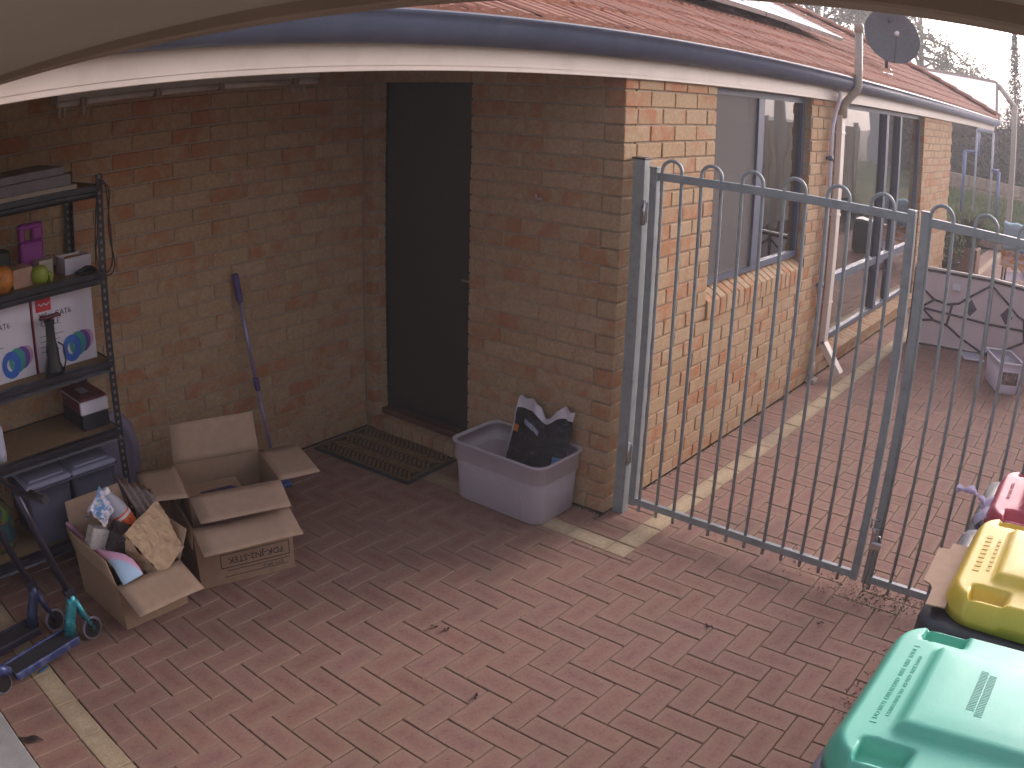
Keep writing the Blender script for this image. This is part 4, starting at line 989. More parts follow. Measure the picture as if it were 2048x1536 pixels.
RAILM = simple('worn_black_rail', (.018, .018, .025), .38, var=.3, vscale=12, dirt=((.08, .08, .11), 8, .4))
ZS = [.19, .655, .985, 1.395, 1.785]
for z in ZS:
    f = MB(); prof = [(SY0 - .004, z + .012), (SY0 - .004, z - .012), (SY0 + .004, z - .018), (SY0 + .004, z - .030), (SY0 - .002, z - .040), (SY0 + .010, z - .044), (SY0 + .012, z + .008), (SY0 + .03, z + .008), (SY0 + .03, z + .012)]
    f.prism(prof, SX0 + .002, SX1 - .003, 'x', O); f.build('rail', RAILM, sh)
    f = MB(); f.box((SX0 + .002, SY1 - .006, z - .04), (SX1 - .003, SY1 - .002, z + .012), 0, O); f.build('rail', RAILM, sh)
    f = MB(); f.box((SX1 - .006, SY0 + .04, z - .04), (SX1 - .003, SY1 - .04, z + .012), 0, O); f.build('side_rail', RAILM, sh)
    f = MB(); f.box((SX0 + .006, SY0 + .013, z - .001), (SX1 - .007, SY1 - .008, z + .008), 0, O); f.build('shelf', CHIP, sh)
# looped black cord on the front post
f = MB(); pts = []
for k in range(36):
    a = 2 * math.pi * k / 36; pts.append((-1.948 + .042 * math.sin(a) * (1 - .35 * math.cos(a)) + .004 * math.sin(3 * a), 1.352 - .006 * math.cos(2 * a), 1.61 + .205 * math.cos(a)))
f.tube(pts, .0035, 7, closed=True); pts = [(p[0] + .012 * math.sin(i * .5), p[1] - .008, p[2] - .012) for i, p in enumerate(pts)]; f.tube(pts, .0035, 7, closed=True)
tag(f.build('looped_cord', simple('dark_brown_cord', (.035, .02, .018), .5)), 'thin dark cord looped over the top of the front shelving post', 'cord')
# stacked panels on the top shelf
PANL = simple('grey_panel', (.16, .14, .15), .5, var=.15)
for k, (z, th, x1, c_) in enumerate(((1.795, .022, -2.055, simple('pale_edge_panel', (.42, .34, .28), .6)), (1.818, .05, -2.085, PANL), (1.87, .035, -2.12, PANL))):
    f = MB(); f.box((-2.84, 1.40, z), (x1, 1.775, z + th), .002); tag(f.build('loose_board', c_), ['pale edged board lying lowest on the top shelf', 'grey panel lying on the pale edged board on the top shelf', 'topmost grey panel of the stack on the top shelf'][k], 'board', 'boards stacked on the top shelf')
# white cable boxes with printed spools
WBOX = simple('white_carton', (.66, .62, .68), .6, var=.03, vscale=8); REDP = simple('red_print', (.55, .03, .045), .5); REDS = simple('dark_red_side', (.25, .02, .03), .6)
def spool(mb_list, x, z, yf):
    for (dx, dz, r0, m_) in mb_list:
        f = MB(); pts = []
        n = 36; vs = [(x + dx + r0 * .82 * math.cos(2 * math.pi * k / n), yf, z + dz + r0 * math.sin(2 * math.pi * k / n)) for k in range(n)] + [(x + dx + r0 * .40 * .82 * math.cos(2 * math.pi * k / n) - .004, yf, z + dz + r0 * .45 * math.sin(2 * math.pi * k / n)) for k in range(n)]
        f.add(vs, [(k, (k + 1) % n, n + (k + 1) % n, n + k) for k in range(n)]); yield f, m_
BLU = simple('blue_print_spool', (.035, .13, .50), .5); GRN = simple('teal_print_spool', (.04, .28, .26), .5); PRP = simple('purple_print_spool', (.14, .06, .32), .5); MAG = simple('pink_print_spool', (.5, .3, .45), .5)
def cablebox(x0, x1, label):
    r = empty('cable_box', label, 'box', (x0, 1.49, .994), 0, 'white network cable boxes on the middle shelf')
    w = x1 - x0; f = MB(); f.box((0, 0, 0), (w, .28, .345), .002); f.build('carton', WBOX, r)
    f = MB(); f.box((-.0015, .0, .0), (-.0005, .28, .345)); f.box((0, -.0008, 0), (.006, -.0002, .345)); f.build('red_side', REDS, r)
    f = MB(); f.box((.022, -.0015, .275), (.105, -.0005, .340)); lg = f.build('logo', REDP, r)
    f = MB(); f.tube([(.035 + .008 * k, -.002, .306 + .006 * math.sin(k * 1.9)) for k in range(9)], .0035, 6); f.build('script', WHT, lg)
    f = MB()
    for body, sz, x, z in (('305m CAT6', .036, .085, .252), ('CABLE', .036, .095, .217)):
        vs, fs = text_mesh(body, sz, .0003, 'LEFT'); f.add(vs, fs, frame((x - .055, -.0012, z), (1, 0, 0), (0, 0, 1)))
    for k, (xa, xb) in enumerate(((.03, .165), (.03, .14), (.03, .10), (.03, .13))): f.box((xa, -.0012, .160 - .024 * k), (xb, -.0006, .1625 - .024 * k))
    f.build('lettering', INK, r)
    for (f, m_) in spool(((.075, .012, .045, MAG), (.05, .006, .052, PRP), (.026, .0, .056, GRN), (0, -.012, .062, BLU)), .205, .085, 0):
        pass
    ys = -.0012
    for k, (dx, dz, r0, m_) in enumerate(((.085, .016, .045, MAG), (.062, .010, .052, PRP), (.034, .004, .056, GRN), (0, -.010, .062, BLU))):
        for f, mm in spool(((dx, dz, r0, m_),), .195, .085, ys - .0006 * k): f.build('printed_spool', mm, r)
    return r
cablebox(-2.300, -1.972, 'white cable box with a red logo, next to the right hand shelving post')
cablebox(-2.632, -2.308, 'left one of the two white cable boxes, behind its neighbour\'s red side')
# T handled pump in front of the boxes
pm_ = empty('hand_pump', 'black hand pump with a T shaped handle standing before the white cable boxes', 'pump', (-2.235, 1.425, .995))
f = MB(); f.lathe([(0, 0), (.045, 0), (.046, .02), (.034, .05), (.032, .11), (.024, .15), (.022, .225), (.026, .235), (.026, .245), (0, .246)], 20); f.build('barrel', BLACKPL, pm_)
f = MB(); f.tube([(-.048, 0, .252), (-.04, 0, .262), (.0, 0, .256), (.045, 0, .262), (.062, -.0, .255)], [.008, .012, .010, .011, .007], 10); f.build('handle', simple('dark_maroon_plastic', (.10, .02, .03), .4), pm_)
f = MB(); f.tube([(.03, -.01, .14), (.055, -.02, .12), (.058, -.02, .05), (.04, -.02, .005)], .004, 8); f.tube([(-.03, -.01, .10), (-.05, -.02, .05), (-.065, -.025, .0), (-.06, -.04, -.0)], .004, 8); f.build('hose', BLACKPL, pm_)
# second shelf things
f = MB(); f.box((0, 0, 0), (.140, .004, .075)); f.box((0, .12, 0), (.14, .124, .075)); f.box((0, .004, 0), (.004, .12, .075)); f.box((.136, .004, 0), (.14, .12, .075)); f.box((.004, .004, 0), (.136, .12, .003))
o = f.build('open_tray', WBOX); o.location = (-2.102, 1.49, 1.404); tag(o, 'small open white box at the right end of the second shelf', 'box')
f = MB(); f.lathe([(0, 0), (.05, 0), (.055, .01), (.055, .03), (.045, .04), (.03, .04), (0, .038)], 24); o = f.build('tape_roll', simple('mustard_tape', (.55, .33, .03), .5)); o.location = (-2.03, 1.555, 1.44); o.scale = (1, 1, .8); tag(o, 'mustard yellow tape roll inside the small white box', 'tape')
f = MB(); f.lathe([(0, .0), (.035, .002), (.044, .02), (.046, .045), (.04, .065), (.028, .078), (0, .08)], 20, Matrix.Scale(.8, 4, (0, 1, 0)), (.5, .5, .5, 1)); f.tube([(.03, 0, .045), (.055, -.01, .03), (.05, -.01, .0)], .013, 10)
o = f.build('tape_measure', simple('lime_plastic', (.26, .33, .03), .4, dirt=((.4, .3, .02), 30, .5))); o.location = (-2.25, 1.46, 1.404); tag(o, 'lime green tape measure at the front of the second shelf', 'tape measure')
f = MB(); f.box((0, 0, 0), (.075, .12, .085), .002); o = f.build('small_box', simple('cream_box', (.50, .44, .34), .6)); o.location = (-2.225, 1.53, 1.404); tag(o, 'small cream box between the lime tape measure and the open white box', 'box')
MGT = simple('magenta_plastic', (.32, .04, .30), .45)
f = MB(); f.box((0, 0, 0), (.125, .06, .17), .01); f.box((0, .0, .17), (.028, .06, .235), .008); f.box((.07, 0, .17), (.125, .06, .235), .008); f.box((.0, .0, .225), (.125, .06, .25), .008)
o = f.build('jerry_can', MGT); o.location = (-2.285, 1.62, 1.404); tag(o, 'magenta plastic container with a cut out handle at the back of the second shelf', 'container')
f = MB(); f.box((0, 0, 0), (.105, .12, .085), .002); o = f.build('small_box', simple('salmon_box', (.45, .27, .19), .7)); o.location = (-2.39, 1.46, 1.404); tag(o, 'salmon coloured box on the second shelf next to the orange ball', 'box')
f = MB(); f.lathe([(0, 0), (.03, .003), (.055, .03), (.06, .06), (.05, .10), (.03, .118), (0, .12)], 22); o = f.build('toy_ball', simple('orange_brown_toy', (.45, .16, .02), .5, var=.4, vscale=30)); o.location = (-2.455, 1.44, 1.404); tag(o, 'round orange brown toy at the left edge of the second shelf', 'toy')
f = MB(); f.box((0, 0, 0), (.16, .10, .15), .01); o = f.build('dark_case', simple('dark_green_case', (.03, .035, .025), .6)); o.location = (-2.50, 1.63, 1.404); tag(o, 'dark case standing behind the orange toy on the second shelf', 'case')
f = MB(); f.tube([(-.06, 0, .01), (-.03, -.01, .018), (.0, 0, .022), (.03, .01, .018), (.05, .0, .01)], [.006, .010, .013, .010, .006], 10); f.box((-.05, -.02, 0), (.045, .02, .012), .004); o = f.build('sunglasses_case', BLACKPL); o.location = (-2.01, 1.445, 1.404); tag(o, 'flat black tool lying in front of the small white box', 'tool')
# fourth shelf
bx = empty('battery_box', 'dark box with a white front band and maroon lid on the fourth shelf', 'box', (-2.105, 1.47, .664))
f = MB(); f.box((0, 0, 0), (.150, .26, .075), .003); f.build('base', simple('charcoal_carton', (.025, .025, .035), .6), bx)
f = MB(); f.box((-.003, -.003, .0755), (.153, .263, .140), .006); f.build('band', WBOX, bx)
f = MB(); f.box((.0, .004, .1405), (.15, .26, .155), .004); f.box((-.0035, .01, .078), (-.003, .25, .138)); f.build('lid', simple('maroon_print', (.12, .02, .045), .45), bx)
f = MB(); f.box((.045, .09, .155), (.09, .17, .158)); f.build('label', simple('grey_label', (.3, .28, .3), .5), bx)
f = MB(); f.box((0, 0, 0), (.04, .05, .07), .01); o = f.build('dark_case', BLACKPL); o.location = (-2.06, 1.70, .822); tag(o, 'small black adaptor on top of the maroon lidded box', 'adaptor')
o = MB(); o.lathe([(0, 0), (.03, 0), (.034, .04), (.034, .15), (.018, .185), (.016, .2), (0, .2)], 18); o = o.build('spray_bottle', simple('pale_bottle', (.55, .55, .66), .35)); o.location = (-2.585, 1.45, .664); tag(o, 'pale bottle on the fourth shelf, above the scooter handlebar', 'bottle')
# clear tubs on the bottom shelf
CLR = milky('clear_grey_plastic', (.42, .42, .52), .42, .25); LIDM = milky('clear_lid', (.55, .55, .70), .9, .3)
for x, lab in ((-2.118, 'clear plastic tub with pale lid at the right of the bottom shelf'), (-2.375, 'clear plastic tub with something white inside, left of its neighbour on the bottom shelf')):
    r = tub('lidded_tub', lab, (x, 1.575, .205), 0, .245, .37, .30, .03, .015, CLR, 'clear tubs on the bottom shelf', False)
    f = MB(); f.box((-.128, -.195, .298), (.128, .195, .325), .010); f.box((-.10, -.16, .325), (.10, .16, .333), .006); f.build('lid', LIDM, r)
f = MB(); f.box((-.06, -.02, 0), (.05, .06, .17), .01); o = f.build('paper_stack', simple('white_paper', (.7, .68, .78), .7)); o.location = (-2.41, 1.47, .225); tag(o, 'white package seen inside the left clear tub', 'package')
f = MB(); f.box((-.08, -.06, 0), (.07, .06, .14), .02); o = f.build('folded_cloth', simple('grey_cloth', (.12, .12, .17), .9)); o.location = (-2.12, 1.56, .225); tag(o, 'dark folded cloth inside the right clear tub', 'cloth')
m_, t_, p_, o_ = newmat('patterned_fabric'); n_ = noise(t_, 14, 2, .5, 1); cc_ = ramp(t_, n_.outputs[0], [(.4, (.015, .07, .08)), (.5, (.01, .03, .04)), (.56, (.16, .06, .02)), (.62, (.05, .15, .02))]); t_.links.new(cc_, p_.inputs['Base Color'])
f = MB(); f.box((-.08, -.10, 0), (.08, .12, .26), .05); o = f.build('patterned_bag', m_); o.location = (-2.66, 1.54, .20); tag(o, 'teal and orange patterned bag on the bottom shelf behind the scooter stems', 'bag')
# pale round cover leaning on the wall behind the post
f = MB(); Mr = Matrix.Translation((-1.80, 1.765, .37)) @ Matrix.Rotation(R(82), 4, 'X'); f.lathe([(0, 0), (.10, .002), (.105, .010), (.14, .012), (.165, .006), (.17, -.004), (.165, -.008), (0, -.006)], 40, Mr)
o = f.build('tub_lid', milky('pale_lilac_lid', (.48, .42, .56), .9)); o.scale = (.75, 1, 1.35); o.location = (-.45, 0, -.13); tag(o, 'pale lilac plastic lid leaning on the brick wall just behind the shelving post', 'lid')

# ================================================================== SCOOTERS
SC_BLUE = simple('worn_blue_deck', (.045, .06, .17), .35, metal=.3, var=.3, vscale=25, dirt=((.35, .4, .6), 14, .5)); SC_TEAL = simple('teal_anodised', (.03, .27, .31), .28, metal=.5, var=.1, dirt=((.2, .5, .6), 30, .5))
SC_DARK = simple('dark_bar', (.03, .025, .045), .35, metal=.3, var=.2); GRIPT = simple('grip_tape', (.02, .018, .022), .95, var=.3, vscale=300)
def scooter(label, loc, rz, fork, deckm, barw, lean):
    r = empty('kick_scooter', label, 'scooter', loc, rz, 'kick scooters parked by the shelving')
    for x, nm in ((0, 'front_wheel'), (-.56, 'rear_wheel')):
        f = MB(); f.tube([(x, -.012, .055), (x, .012, .055)], .042, 28); wv = f.build('wheel', BLACKPL, r)
        pts = [(x + .049 * math.cos(R(a)), 0, .055 + .049 * math.sin(R(a))) for a in range(0, 360, 12)]; f = MB(); f.tube(pts, .0065, 8, closed=True); f.build('tyre', simple('pale_wheel_rim', (.30, .26, .32), .35) if 'pale_wheel_rim' not in bpy.data.materials else bpy.data.materials['pale_wheel_rim'], wv)
    f = MB(); 
    for sy in (-1, 1): f.box((-.50, sy * .052 - .006, .060), (-.115, sy * .052 + .006, .094), .003)
    f.box((-.50, -.046, .062), (-.115, .046, .066)); f.build('deck', deckm, r)
    f = MB(); f.box((-.495, -.046, .0665), (-.12, .046, .086), .001); f.build('grip_tape', GRIPT, r)
    f = MB(); f.tube([(-.50, 0, .085), (-.55, 0, .118), (-.60, 0, .105)], [.02, .03, .02], 8); f.v = [(x, y, z) for x, y, z in f.v]; f.build('brake', deckm, r)
    sx = lambda z: -.065 - (z - .24) * lean
    f = MB(); f.tube([(-.125, 0, .08), (-.11, 0, .14), (-.075, 0, .215), (sx(.26), 0, .26)], [.030, .026, .024, .022], 12)
    for sy in (-1, 1): f.tube([(sx(.22), 0, .235), (-.03, sy * .020, .135), (0, sy * .021, .06)], [.016, .011, .009], 10)
    f.build('fork', fork, r)
    f = MB(); f.tube([(sx(.24), 0, .24), (sx(.62), 0, .62), (sx(.80), 0, .80)], [.018, .016, .016], 12); f.build('stem', SC_DARK, r)
    f = MB(); f.tube([(sx(.27), -.018, .27), (sx(.27), .018, .27)], .026, 14); f.build('clamp', SC_DARK, r)
    f = MB(); f.tube([(sx(.80), -barw, .83), (sx(.80), -.05, .80), (sx(.80), .05, .80), (sx(.80), barw, .83)], .0125, 12); f.build('handlebar', SC_DARK, r)
    for sy in (-1, 1):
        f = MB(); f.tube([(sx(.80), sy * (barw - .10), .822), (sx(.80), sy * (barw + .015), .832)], .018, 12); f.build('grip', BLACKPL, r)
    return r
scooter('kick scooter with a bright teal fork and scuffed blue deck, nearest the camera', (-2.502, .862, 0), R(12.3), SC_TEAL, SC_BLUE, .24, .29)
scooter('dark kick scooter with a dull blue fork behind the teal forked scooter', (-2.625, 1.03, 0), R(9), simple('dull_blue_fork', (.03, .04, .10), .35, metal=.3), SC_DARK, .22, .32)
f = MB(); f.box((-.033, -.008, 0), (.033, .008, .006), .002); o = f.build('chalk_stick', simple('blue_chalk', (.05, .14, .24), .7)); o.location = (-2.822, .788, .003); o.rotation_euler = (0, 0, R(15)); tag(o, 'short blue stick lying at the end of the cream paver strip', 'stick')

# ================================================================== BEYOND THE GATE
PINKM = simple('dusty_pink_mesh', (.62, .52, .52), .8, var=.12, vscale=140, bmp=.001, bscale=300); IRON = simple('dark_wrought_iron', (.045, .03, .04), .5, var=.2)
def screen(P0, P1, label, sw=0, flip=False):
    d = (Vector(P1) - Vector(P0)); w = d.length; r = empty('folding_screen', label, 'screen', P0, math.atan2(d.y, d.x), 'low decorated screen panels'); h = .775
    f = MB(); f.box((0, -.003, .03), (w, .003, h - .02)); f.build('mesh_panel', PINKM, r)
    f = MB(); f.box((0, -.012, 0), (.016, .012, h)); f.box((w - .016, -.012, 0), (w, .012, h)); f.box((.016, -.012, .005), (w - .016, .012, .028)); f.box((.016, -.012, h - .045), (w - .016, .012, h - .022)); f.build('iron_frame', IRON, r)
    f = MB(); f.box((-.005, -.014, h - .021), (w + .005, .014, h), .002); f.build('top_rail', simple('cream_top_rail', (.6, .55, .48), .4) if 'cream_top_rail' not in bpy.data.materials else bpy.data.materials['cream_top_rail'], r)
    X = lambda a: (1 - a) * w if flip else a * w
    curves = [[(.0, .60), (.12, .56), (.28, .47), (.45, .44), (.60, .47), (.78, .58), (1.0, .70)], [(.02, .38), (.3, .36), (.6, .345), (1.0, .32)], [(.0, .20), (.14, .25), (.30, .27), (.48, .24), (.68, .14), (1.0, .02)], [(.52, .45), (.5, .34), (.48, .25)], [(.29, .47), (.12, .37)], [(.14, .37), (.30, .27)]]
    f = MB()
    for c in curves: f.tube([(X(a), .008, b) for a, b in c], .011, 8); f.tube([(X(a), -.010, b) for a, b in c], .011, 8)
    f.build('branch_work', IRON, r); f = MB(); a = X(.76); f.slab([(a - .07, -.006, .44), (a, -.006, .36), (a + .07, -.006, .44), (a, -.006, .53)], .003); f.slab([(a - .07, .006, .44), (a, .006, .36), (a + .07, .006, .44), (a, .006, .53)], -.003); f.build('diamond', simple('grey_diamond', (.10, .08, .10), .5) if 'grey_diamond' not in bpy.data.materials else bpy.data.materials['grey_diamond'], r)
    return r
screen((4.755, -.36, 0), (5.0, -1.15, 0), 'low pink mesh screen panel with black branch work and a diamond, nearest the house wall')
screen((5.0, -1.16, 0), (4.93, -1.98, 0), 'low pink mesh screen panel without light tile, behind the far white tub', flip=True)
f = MB(); f.box((-.04, -.004, 0), (.05, .004, .07), .002); o = f.build('paper_tag', WHT); o.location = (4.82, -.80, .60); o.rotation_euler = (0, 0, R(-72)); tag(o, 'small pale paper tag fixed on the pink mesh screen', 'tag')
WTUB = milky('white_plastic_far', (.85, .83, .90), .95, .4)
ft = tub('white_tub', 'small white open tub with a dark picture label beyond the gate', (4.07, -1.50, .002), R(28), .42, .25, .285, .03, .02, WTUB, None, False)
m_, t_, p_, o_ = newmat('photo_label'); n_ = noise(t_, 28, 5, .7); t_.links.new(ramp(t_, n_.outputs[0], [(.35, (.05, .03, .03)), (.55, (.22, .15, .13)), (.75, (.6, .5, .45))]), p_.inputs['Base Color'])
f = MB(); f.box((-.212, -.08, .09), (-.2065, .085, .20)); f.build('label', m_, ft)
f = MB(); f.box((-.16, -.11, 0), (.16, .11, .018), .006); o = f.build('tub_lid', WTUB); o.location = (4.79, -1.07, .012); o.rotation_euler = (0, R(4), R(20)); tag(o, 'white plastic lid lying on the paving at the foot of the screen', 'lid')
# planter with shrub
pl = empty('planter_box', 'square rusty brown planter box with a grassy plant at the end of the brick wall', 'planter', (9.55, -.09, 0))
RUST = simple('rusty_brown_timber', (.20, .085, .045), .8, var=.2, vscale=10)
f = MB(); f.box((-.20, -.20, 0), (.20, .20, .40), .008); f.build('box', RUST, pl)
LEAFM = simple('leaf_green', (.085, .115, .035), .7, var=.4, vscale=12); LEAFD = simple('leaf_olive', (.10, .10, .045), .7, var=.4, vscale=8)
def leaves(mb, n, cen, rad, size, up=0.2):
    for _ in range(n):
        v = Vector((random.gauss(0, 1), random.gauss(0, 1), random.gauss(0, 1))).normalized() * random.random() ** .45
        p = Vector(cen) + Vector((v.x * rad[0], v.y * rad[1], v.z * rad[2])); a = Vector((random.gauss(0, 1), random.gauss(0, 1), random.gauss(0, 1) + up)).normalized() * size * random.uniform(.6, 1.3)
        b = a.cross(Vector((random.gauss(0, 1), random.gauss(0, 1), random.gauss(0, 1)))).normalized() * size * .32
        mb.add([tuple(p - a), tuple(p + b), tuple(p + a), tuple(p - b)], [(0, 1, 2, 3)])
f = MB()
for _ in range(260):
    a = random.random() * 6.28; ln = random.uniform(.25, .6); p0 = Vector((random.uniform(-.15, .15), random.uniform(-.15, .15), .40)); dv = Vector((math.cos(a) * .5, math.sin(a) * .5, 1)) * ln; s_ = Vector((-math.sin(a), math.cos(a), 0)) * .012
    f.add([tuple(p0 - s_), tuple(p0 + s_), tuple(p0 + dv * .6 + s_ * .8), tuple(p0 + dv + Vector((0, 0, -.12 * ln))), tuple(p0 + dv * .6 - s_ * .8)], [(0, 1, 2, 3, 4)])
f.build('foliage', LEAFD, pl)
# second low plant by the house end
p2 = empty('potted_plant', 'low leafy plant in a dark pot against the end of the house wall', 'plant', (8.75, .02, 0))
f = MB(); f.lathe([(0, 0), (.10, 0), (.14, .24), (.155, .25), (.145, .27), (.12, .25), (0, .25)], 20); f.build('pot', simple('dark_pot', (.07, .045, .04), .7), p2)
f = MB(); leaves(f, 350, (0, 0, .5), (.22, .22, .28), .05); f.build('foliage', LEAFM, p2)
# covered chair, toys and small things on the far paving
BLUC = simple('pale_blue_towel', (.30, .42, .50), .9, var=.1, vscale=12, bmp=.006, bscale=30)
ch = empty('towel_covered_chair', 'outdoor chair under a pale blue towel and an orange striped cloth', 'chair', (9.6, -.93, 0))
for sx in (-.22, .22):
    for sy in (-.2, .2): f = MB(); f.tube([(sx, sy, 0), (sx * .95, sy * .95, .42)], .015, 8); f.build('leg', IRON, ch)
f = MB(); f.box((-.24, -.24, .40), (.24, .24, .44), .01); f.build('seat', IRON, ch)
gr = [[(.22 - .10 * math.sin(math.pi * i / 10) - .02 * math.sin(j), -.26 + .52 * j / 10, .35 + .55 * math.sin(math.pi * (i + .3) / 10.6) + .012 * math.sin(j * 1.4 + i)) for j in range(11)] for i in range(11)]
f = MB(); gr = [[( (-.02 if i < 6 else .06) + .004 * math.sin(j * 2 + i), -.27 + .54 * j / 12, (.52 + .068 * i if i < 6 else .90 - .085 * (i - 6)) + .012 * math.sin(j * 1.1)) for j in range(13)] for i in range(12)]; f.sheet(gr); f.build('towel', BLUC, ch)
m_, t_, p_, o_ = newmat('orange_striped_cloth'); n_ = noise(t_, 9, 3, .5, 0, vec_scale=(1, 1, 3)); t_.links.new(ramp(t_, n_.outputs[0], [(.35, (.55, .12, .03)), (.5, (.65, .40, .15)), (.6, (.60, .50, .60)), (.72, (.4, .08, .04))]), p_.inputs['Base Color'])
f = MB(); gr = [[(-.30 + .06 * math.sin(i * .8), -.26 + .50 * j / 12, .50 - .045 * i + .02 * math.sin(j * 1.9 + i)) for j in range(13)] for i in range(6)]; f.sheet(gr); gr = [[(-.30 + .32 * i / 6, -.26 + .5 * j / 12, .475 + .02 * math.sin(j + i)) for j in range(13)] for i in range(7)]; f.sheet(gr); f.build('cloth', m_, ch)
f = MB(); gr = [[(-.32 + .02 * math.sin(j), -.30 + .42 * j / 10, .30 - .04 * i + .02 * math.sin(j * 2.3 + i) - .01 * j) for j in range(11)] for i in range(4)]; f.sheet(gr); f.build('pale_cloth', milky('pale_lilac_cloth', (.6, .55, .68), .95, .8), ch)
f = MB(); f.box((-.2, -.18, 0), (.2, .18, .5), .03); o = f.build('black_crate', BLACKPL); o.location = (9.5, -1.40, 0); tag(o, 'black crate standing right of the towel covered chair', 'crate')
for k, (x, y, s, c) in enumerate(((9.0, -.93, .10, WHT), (8.3, -.90, .14, WHT))):
    f = MB(); f.box((-s, -s * .7, 0), (s, s * .7, s * .7), .02, Matrix.Rotation(R(20), 4, 'Z')); o = f.build('white_block', c); o.location = (x, y, .002); tag(o, ['small white block on the far paving near the black crate', 'white block on the far paving just behind the screen top'][k], 'block')
# garden edging, lawn, limestone wall
EDG = simple('brick_edging', (.42, .26, .21), .9, var=.2, vscale=12)
f = MB(); x = 0.
for k in range(34): f.box((12.95 + .0 * k, -2.5 + k * .113, 0), (13.15, -2.5 + k * .113 + .105, .16), .006, None, brow())
tag(f.build('garden_edging', EDG), 'low brick edging between the far paving and the lawn', 'edging')
m_, t_, p_, o_ = newmat('lawn_soil'); n_ = noise(t_, 1.5, 5); t_.links.new(ramp(t_, n_.outputs[0], [(.35, (.075, .095, .03)), (.65, (.14, .14, .055))]), p_.inputs['Base Color']); p_.inputs['Roughness'].default_value = 1
f = MB(); gr = [[(13.16 + 9 * i / 20, -6 + 14 * j / 20, .13 + .022 * i + .02 * math.sin(i * 1.3 + j)) for j in range(21)] for i in range(21)]; f.sheet(gr); tag(f.build('lawn', m_), kind='structure')
m_, t_, p_, o_ = newmat('grass_blade'); n_ = noise(t_, .9, 4); t_.links.new(ramp(t_, n_.outputs[0], [(.35, (.13, .19, .05)), (.55, (.19, .24, .08)), (.7, (.30, .26, .13))]), p_.inputs['Base Color']); p_.inputs['Roughness'].default_value = .8
f = MB()
for _ in range(16000):
    x = 13.2 + 8.6 * random.random() ** 1.2; y = random.uniform(-1.6, 3.8); z = .13 + .022 * (x - 13.16) / 9 * 20; hgt = random.uniform(.05, .15); a = random.random() * 6.28; dx, dy = math.cos(a) * .014, math.sin(a) * .014; lx, ly = random.gauss(0, .03), random.gauss(0, .03)
    f.add([(x - dx, y - dy, z - .02), (x + dx, y + dy, z - .02), (x + lx, y + ly, z + hgt)], [(0, 1, 2)])
tag(f.build('grass', m_, attr=False, recalc=False), 'short uneven green lawn grass beyond the far paving', 'grass', kind='stuff')
f = MB(); 
for r_ in range(2):
    for k in range(16): f.box((20.0 + random.uniform(-.01, .01), -3.2 + k * .52 + (r_ % 2) * .26, .28 + r_ * .30), (20.3, -3.2 + k * .52 + .505 + (r_ % 2) * .26, .28 + r_ * .30 + .29), .012, None, brow())
tag(f.build('limestone_wall', LIME), 'low pinkish limestone block wall behind the lawn', 'wall')
# dark hedge behind the wall
TWIG = simple('brushwood_brown', (.17, .13, .11), .95, var=.4, vscale=6, bmp=.02, bscale=20)
hd = empty('brush_hedge', 'tall dark brown and green hedge behind the limestone wall', 'hedge', (22, 1, .4))
f = MB()
for k in range(26):
    y = -5 + k * .42; h_ = 2.3 + .45 * math.sin(k * .7) + .5 * (k < 12) ; 
    leaves(f, 520, (random.uniform(-.1, .5), y, h_ / 2 - .1), (.55, .42, h_ / 2 + .2), .085)
f.build('foliage', LEAFD if False else simple('hedge_leaf', (.15, .125, .09), .85, var=.5, vscale=3), hd, attr=False, recalc=False)
f = MB(); gr = [[(.55 + .12 * math.sin(j * 1.7 + i), -6 + .35 * j, (2.2 + .3 * math.sin(j * .6)) * i / 6) for j in range(40)] for i in range(7)]; f.sheet(gr); f.build('brush_core', TWIG, hd)
# swing frame
BLM = simple('faded_blue_steel', (.16, .22, .42), .4, var=.15); WHM = simple('pale_steel', (.55, .56, .62), .4)
sw = empty('play_frame', 'faded blue and white steel play frame standing on the lawn', 'play frame', (16, .7, .27))
for y in (.22, -.18): f = MB(); f.tube([(0, y, -.05), (0, y, 1.90)], .028, 8); f.build('upright', WHM, sw)
f = MB(); f.tube([(0, .22, 1.88), (0, -.18, 1.92)], .05, 8); f.build('top_bar', WHM, sw)
f = MB(); f.tube([(0, .50, -.05), (0, .50, 1.36)], .045, 8); f.build('short_post', BLM, sw); f = MB(); f.tube([(0, -.36, -.05), (0, -.36, 1.05)], .04, 8); f.build('short_post', BLM, sw)
for P_, r_ in (([(0, .50, 1.36), (0, .22, 1.38)], .03), ([(0, -.18, 1.06), (0, -.36, 1.06)], .035), ([(.1, .20, 1.9), (.0, .16, 1.3)], .035)):
    f = MB(); f.tube(P_, r_, 8); f.build('side_bar', BLM, sw)
# patio roof and post
pt = empty('patio_cover', 'cream steel patio frame with a pale grey gable infill beyond the tiled roof', 'patio cover', (13, 0, 0))
PC2 = simple('cream_steel', (.58, .53, .46), .45, var=.04)
TSH, t_, p_, o_ = newmat('translucent_roof_sheet'); t_.nodes.remove(p_)
d1 = N(t_, 'ShaderNodeBsdfDiffuse'); d1.inputs[0].default_value = (.62, .60, .68, 1); d2 = N(t_, 'ShaderNodeBsdfTranslucent'); d2.inputs[0].default_value = (.80, .78, .86, 1); mx_ = N(t_, 'ShaderNodeMixShader'); mx_.inputs[0].default_value = .7
t_.links.new(d1.outputs[0], mx_.inputs[1]); t_.links.new(d2.outputs[0], mx_.inputs[2]); t_.links.new(mx_.outputs[0], o_.inputs[0])
f = MB(); f.add([(0, .05, 2.36), (0, 6.0, 2.36), (0, 6.0, 3.15), (0, .05, 3.14)], [(0, 1, 2, 3)]); f.build('gable_infill', TSH, pt)
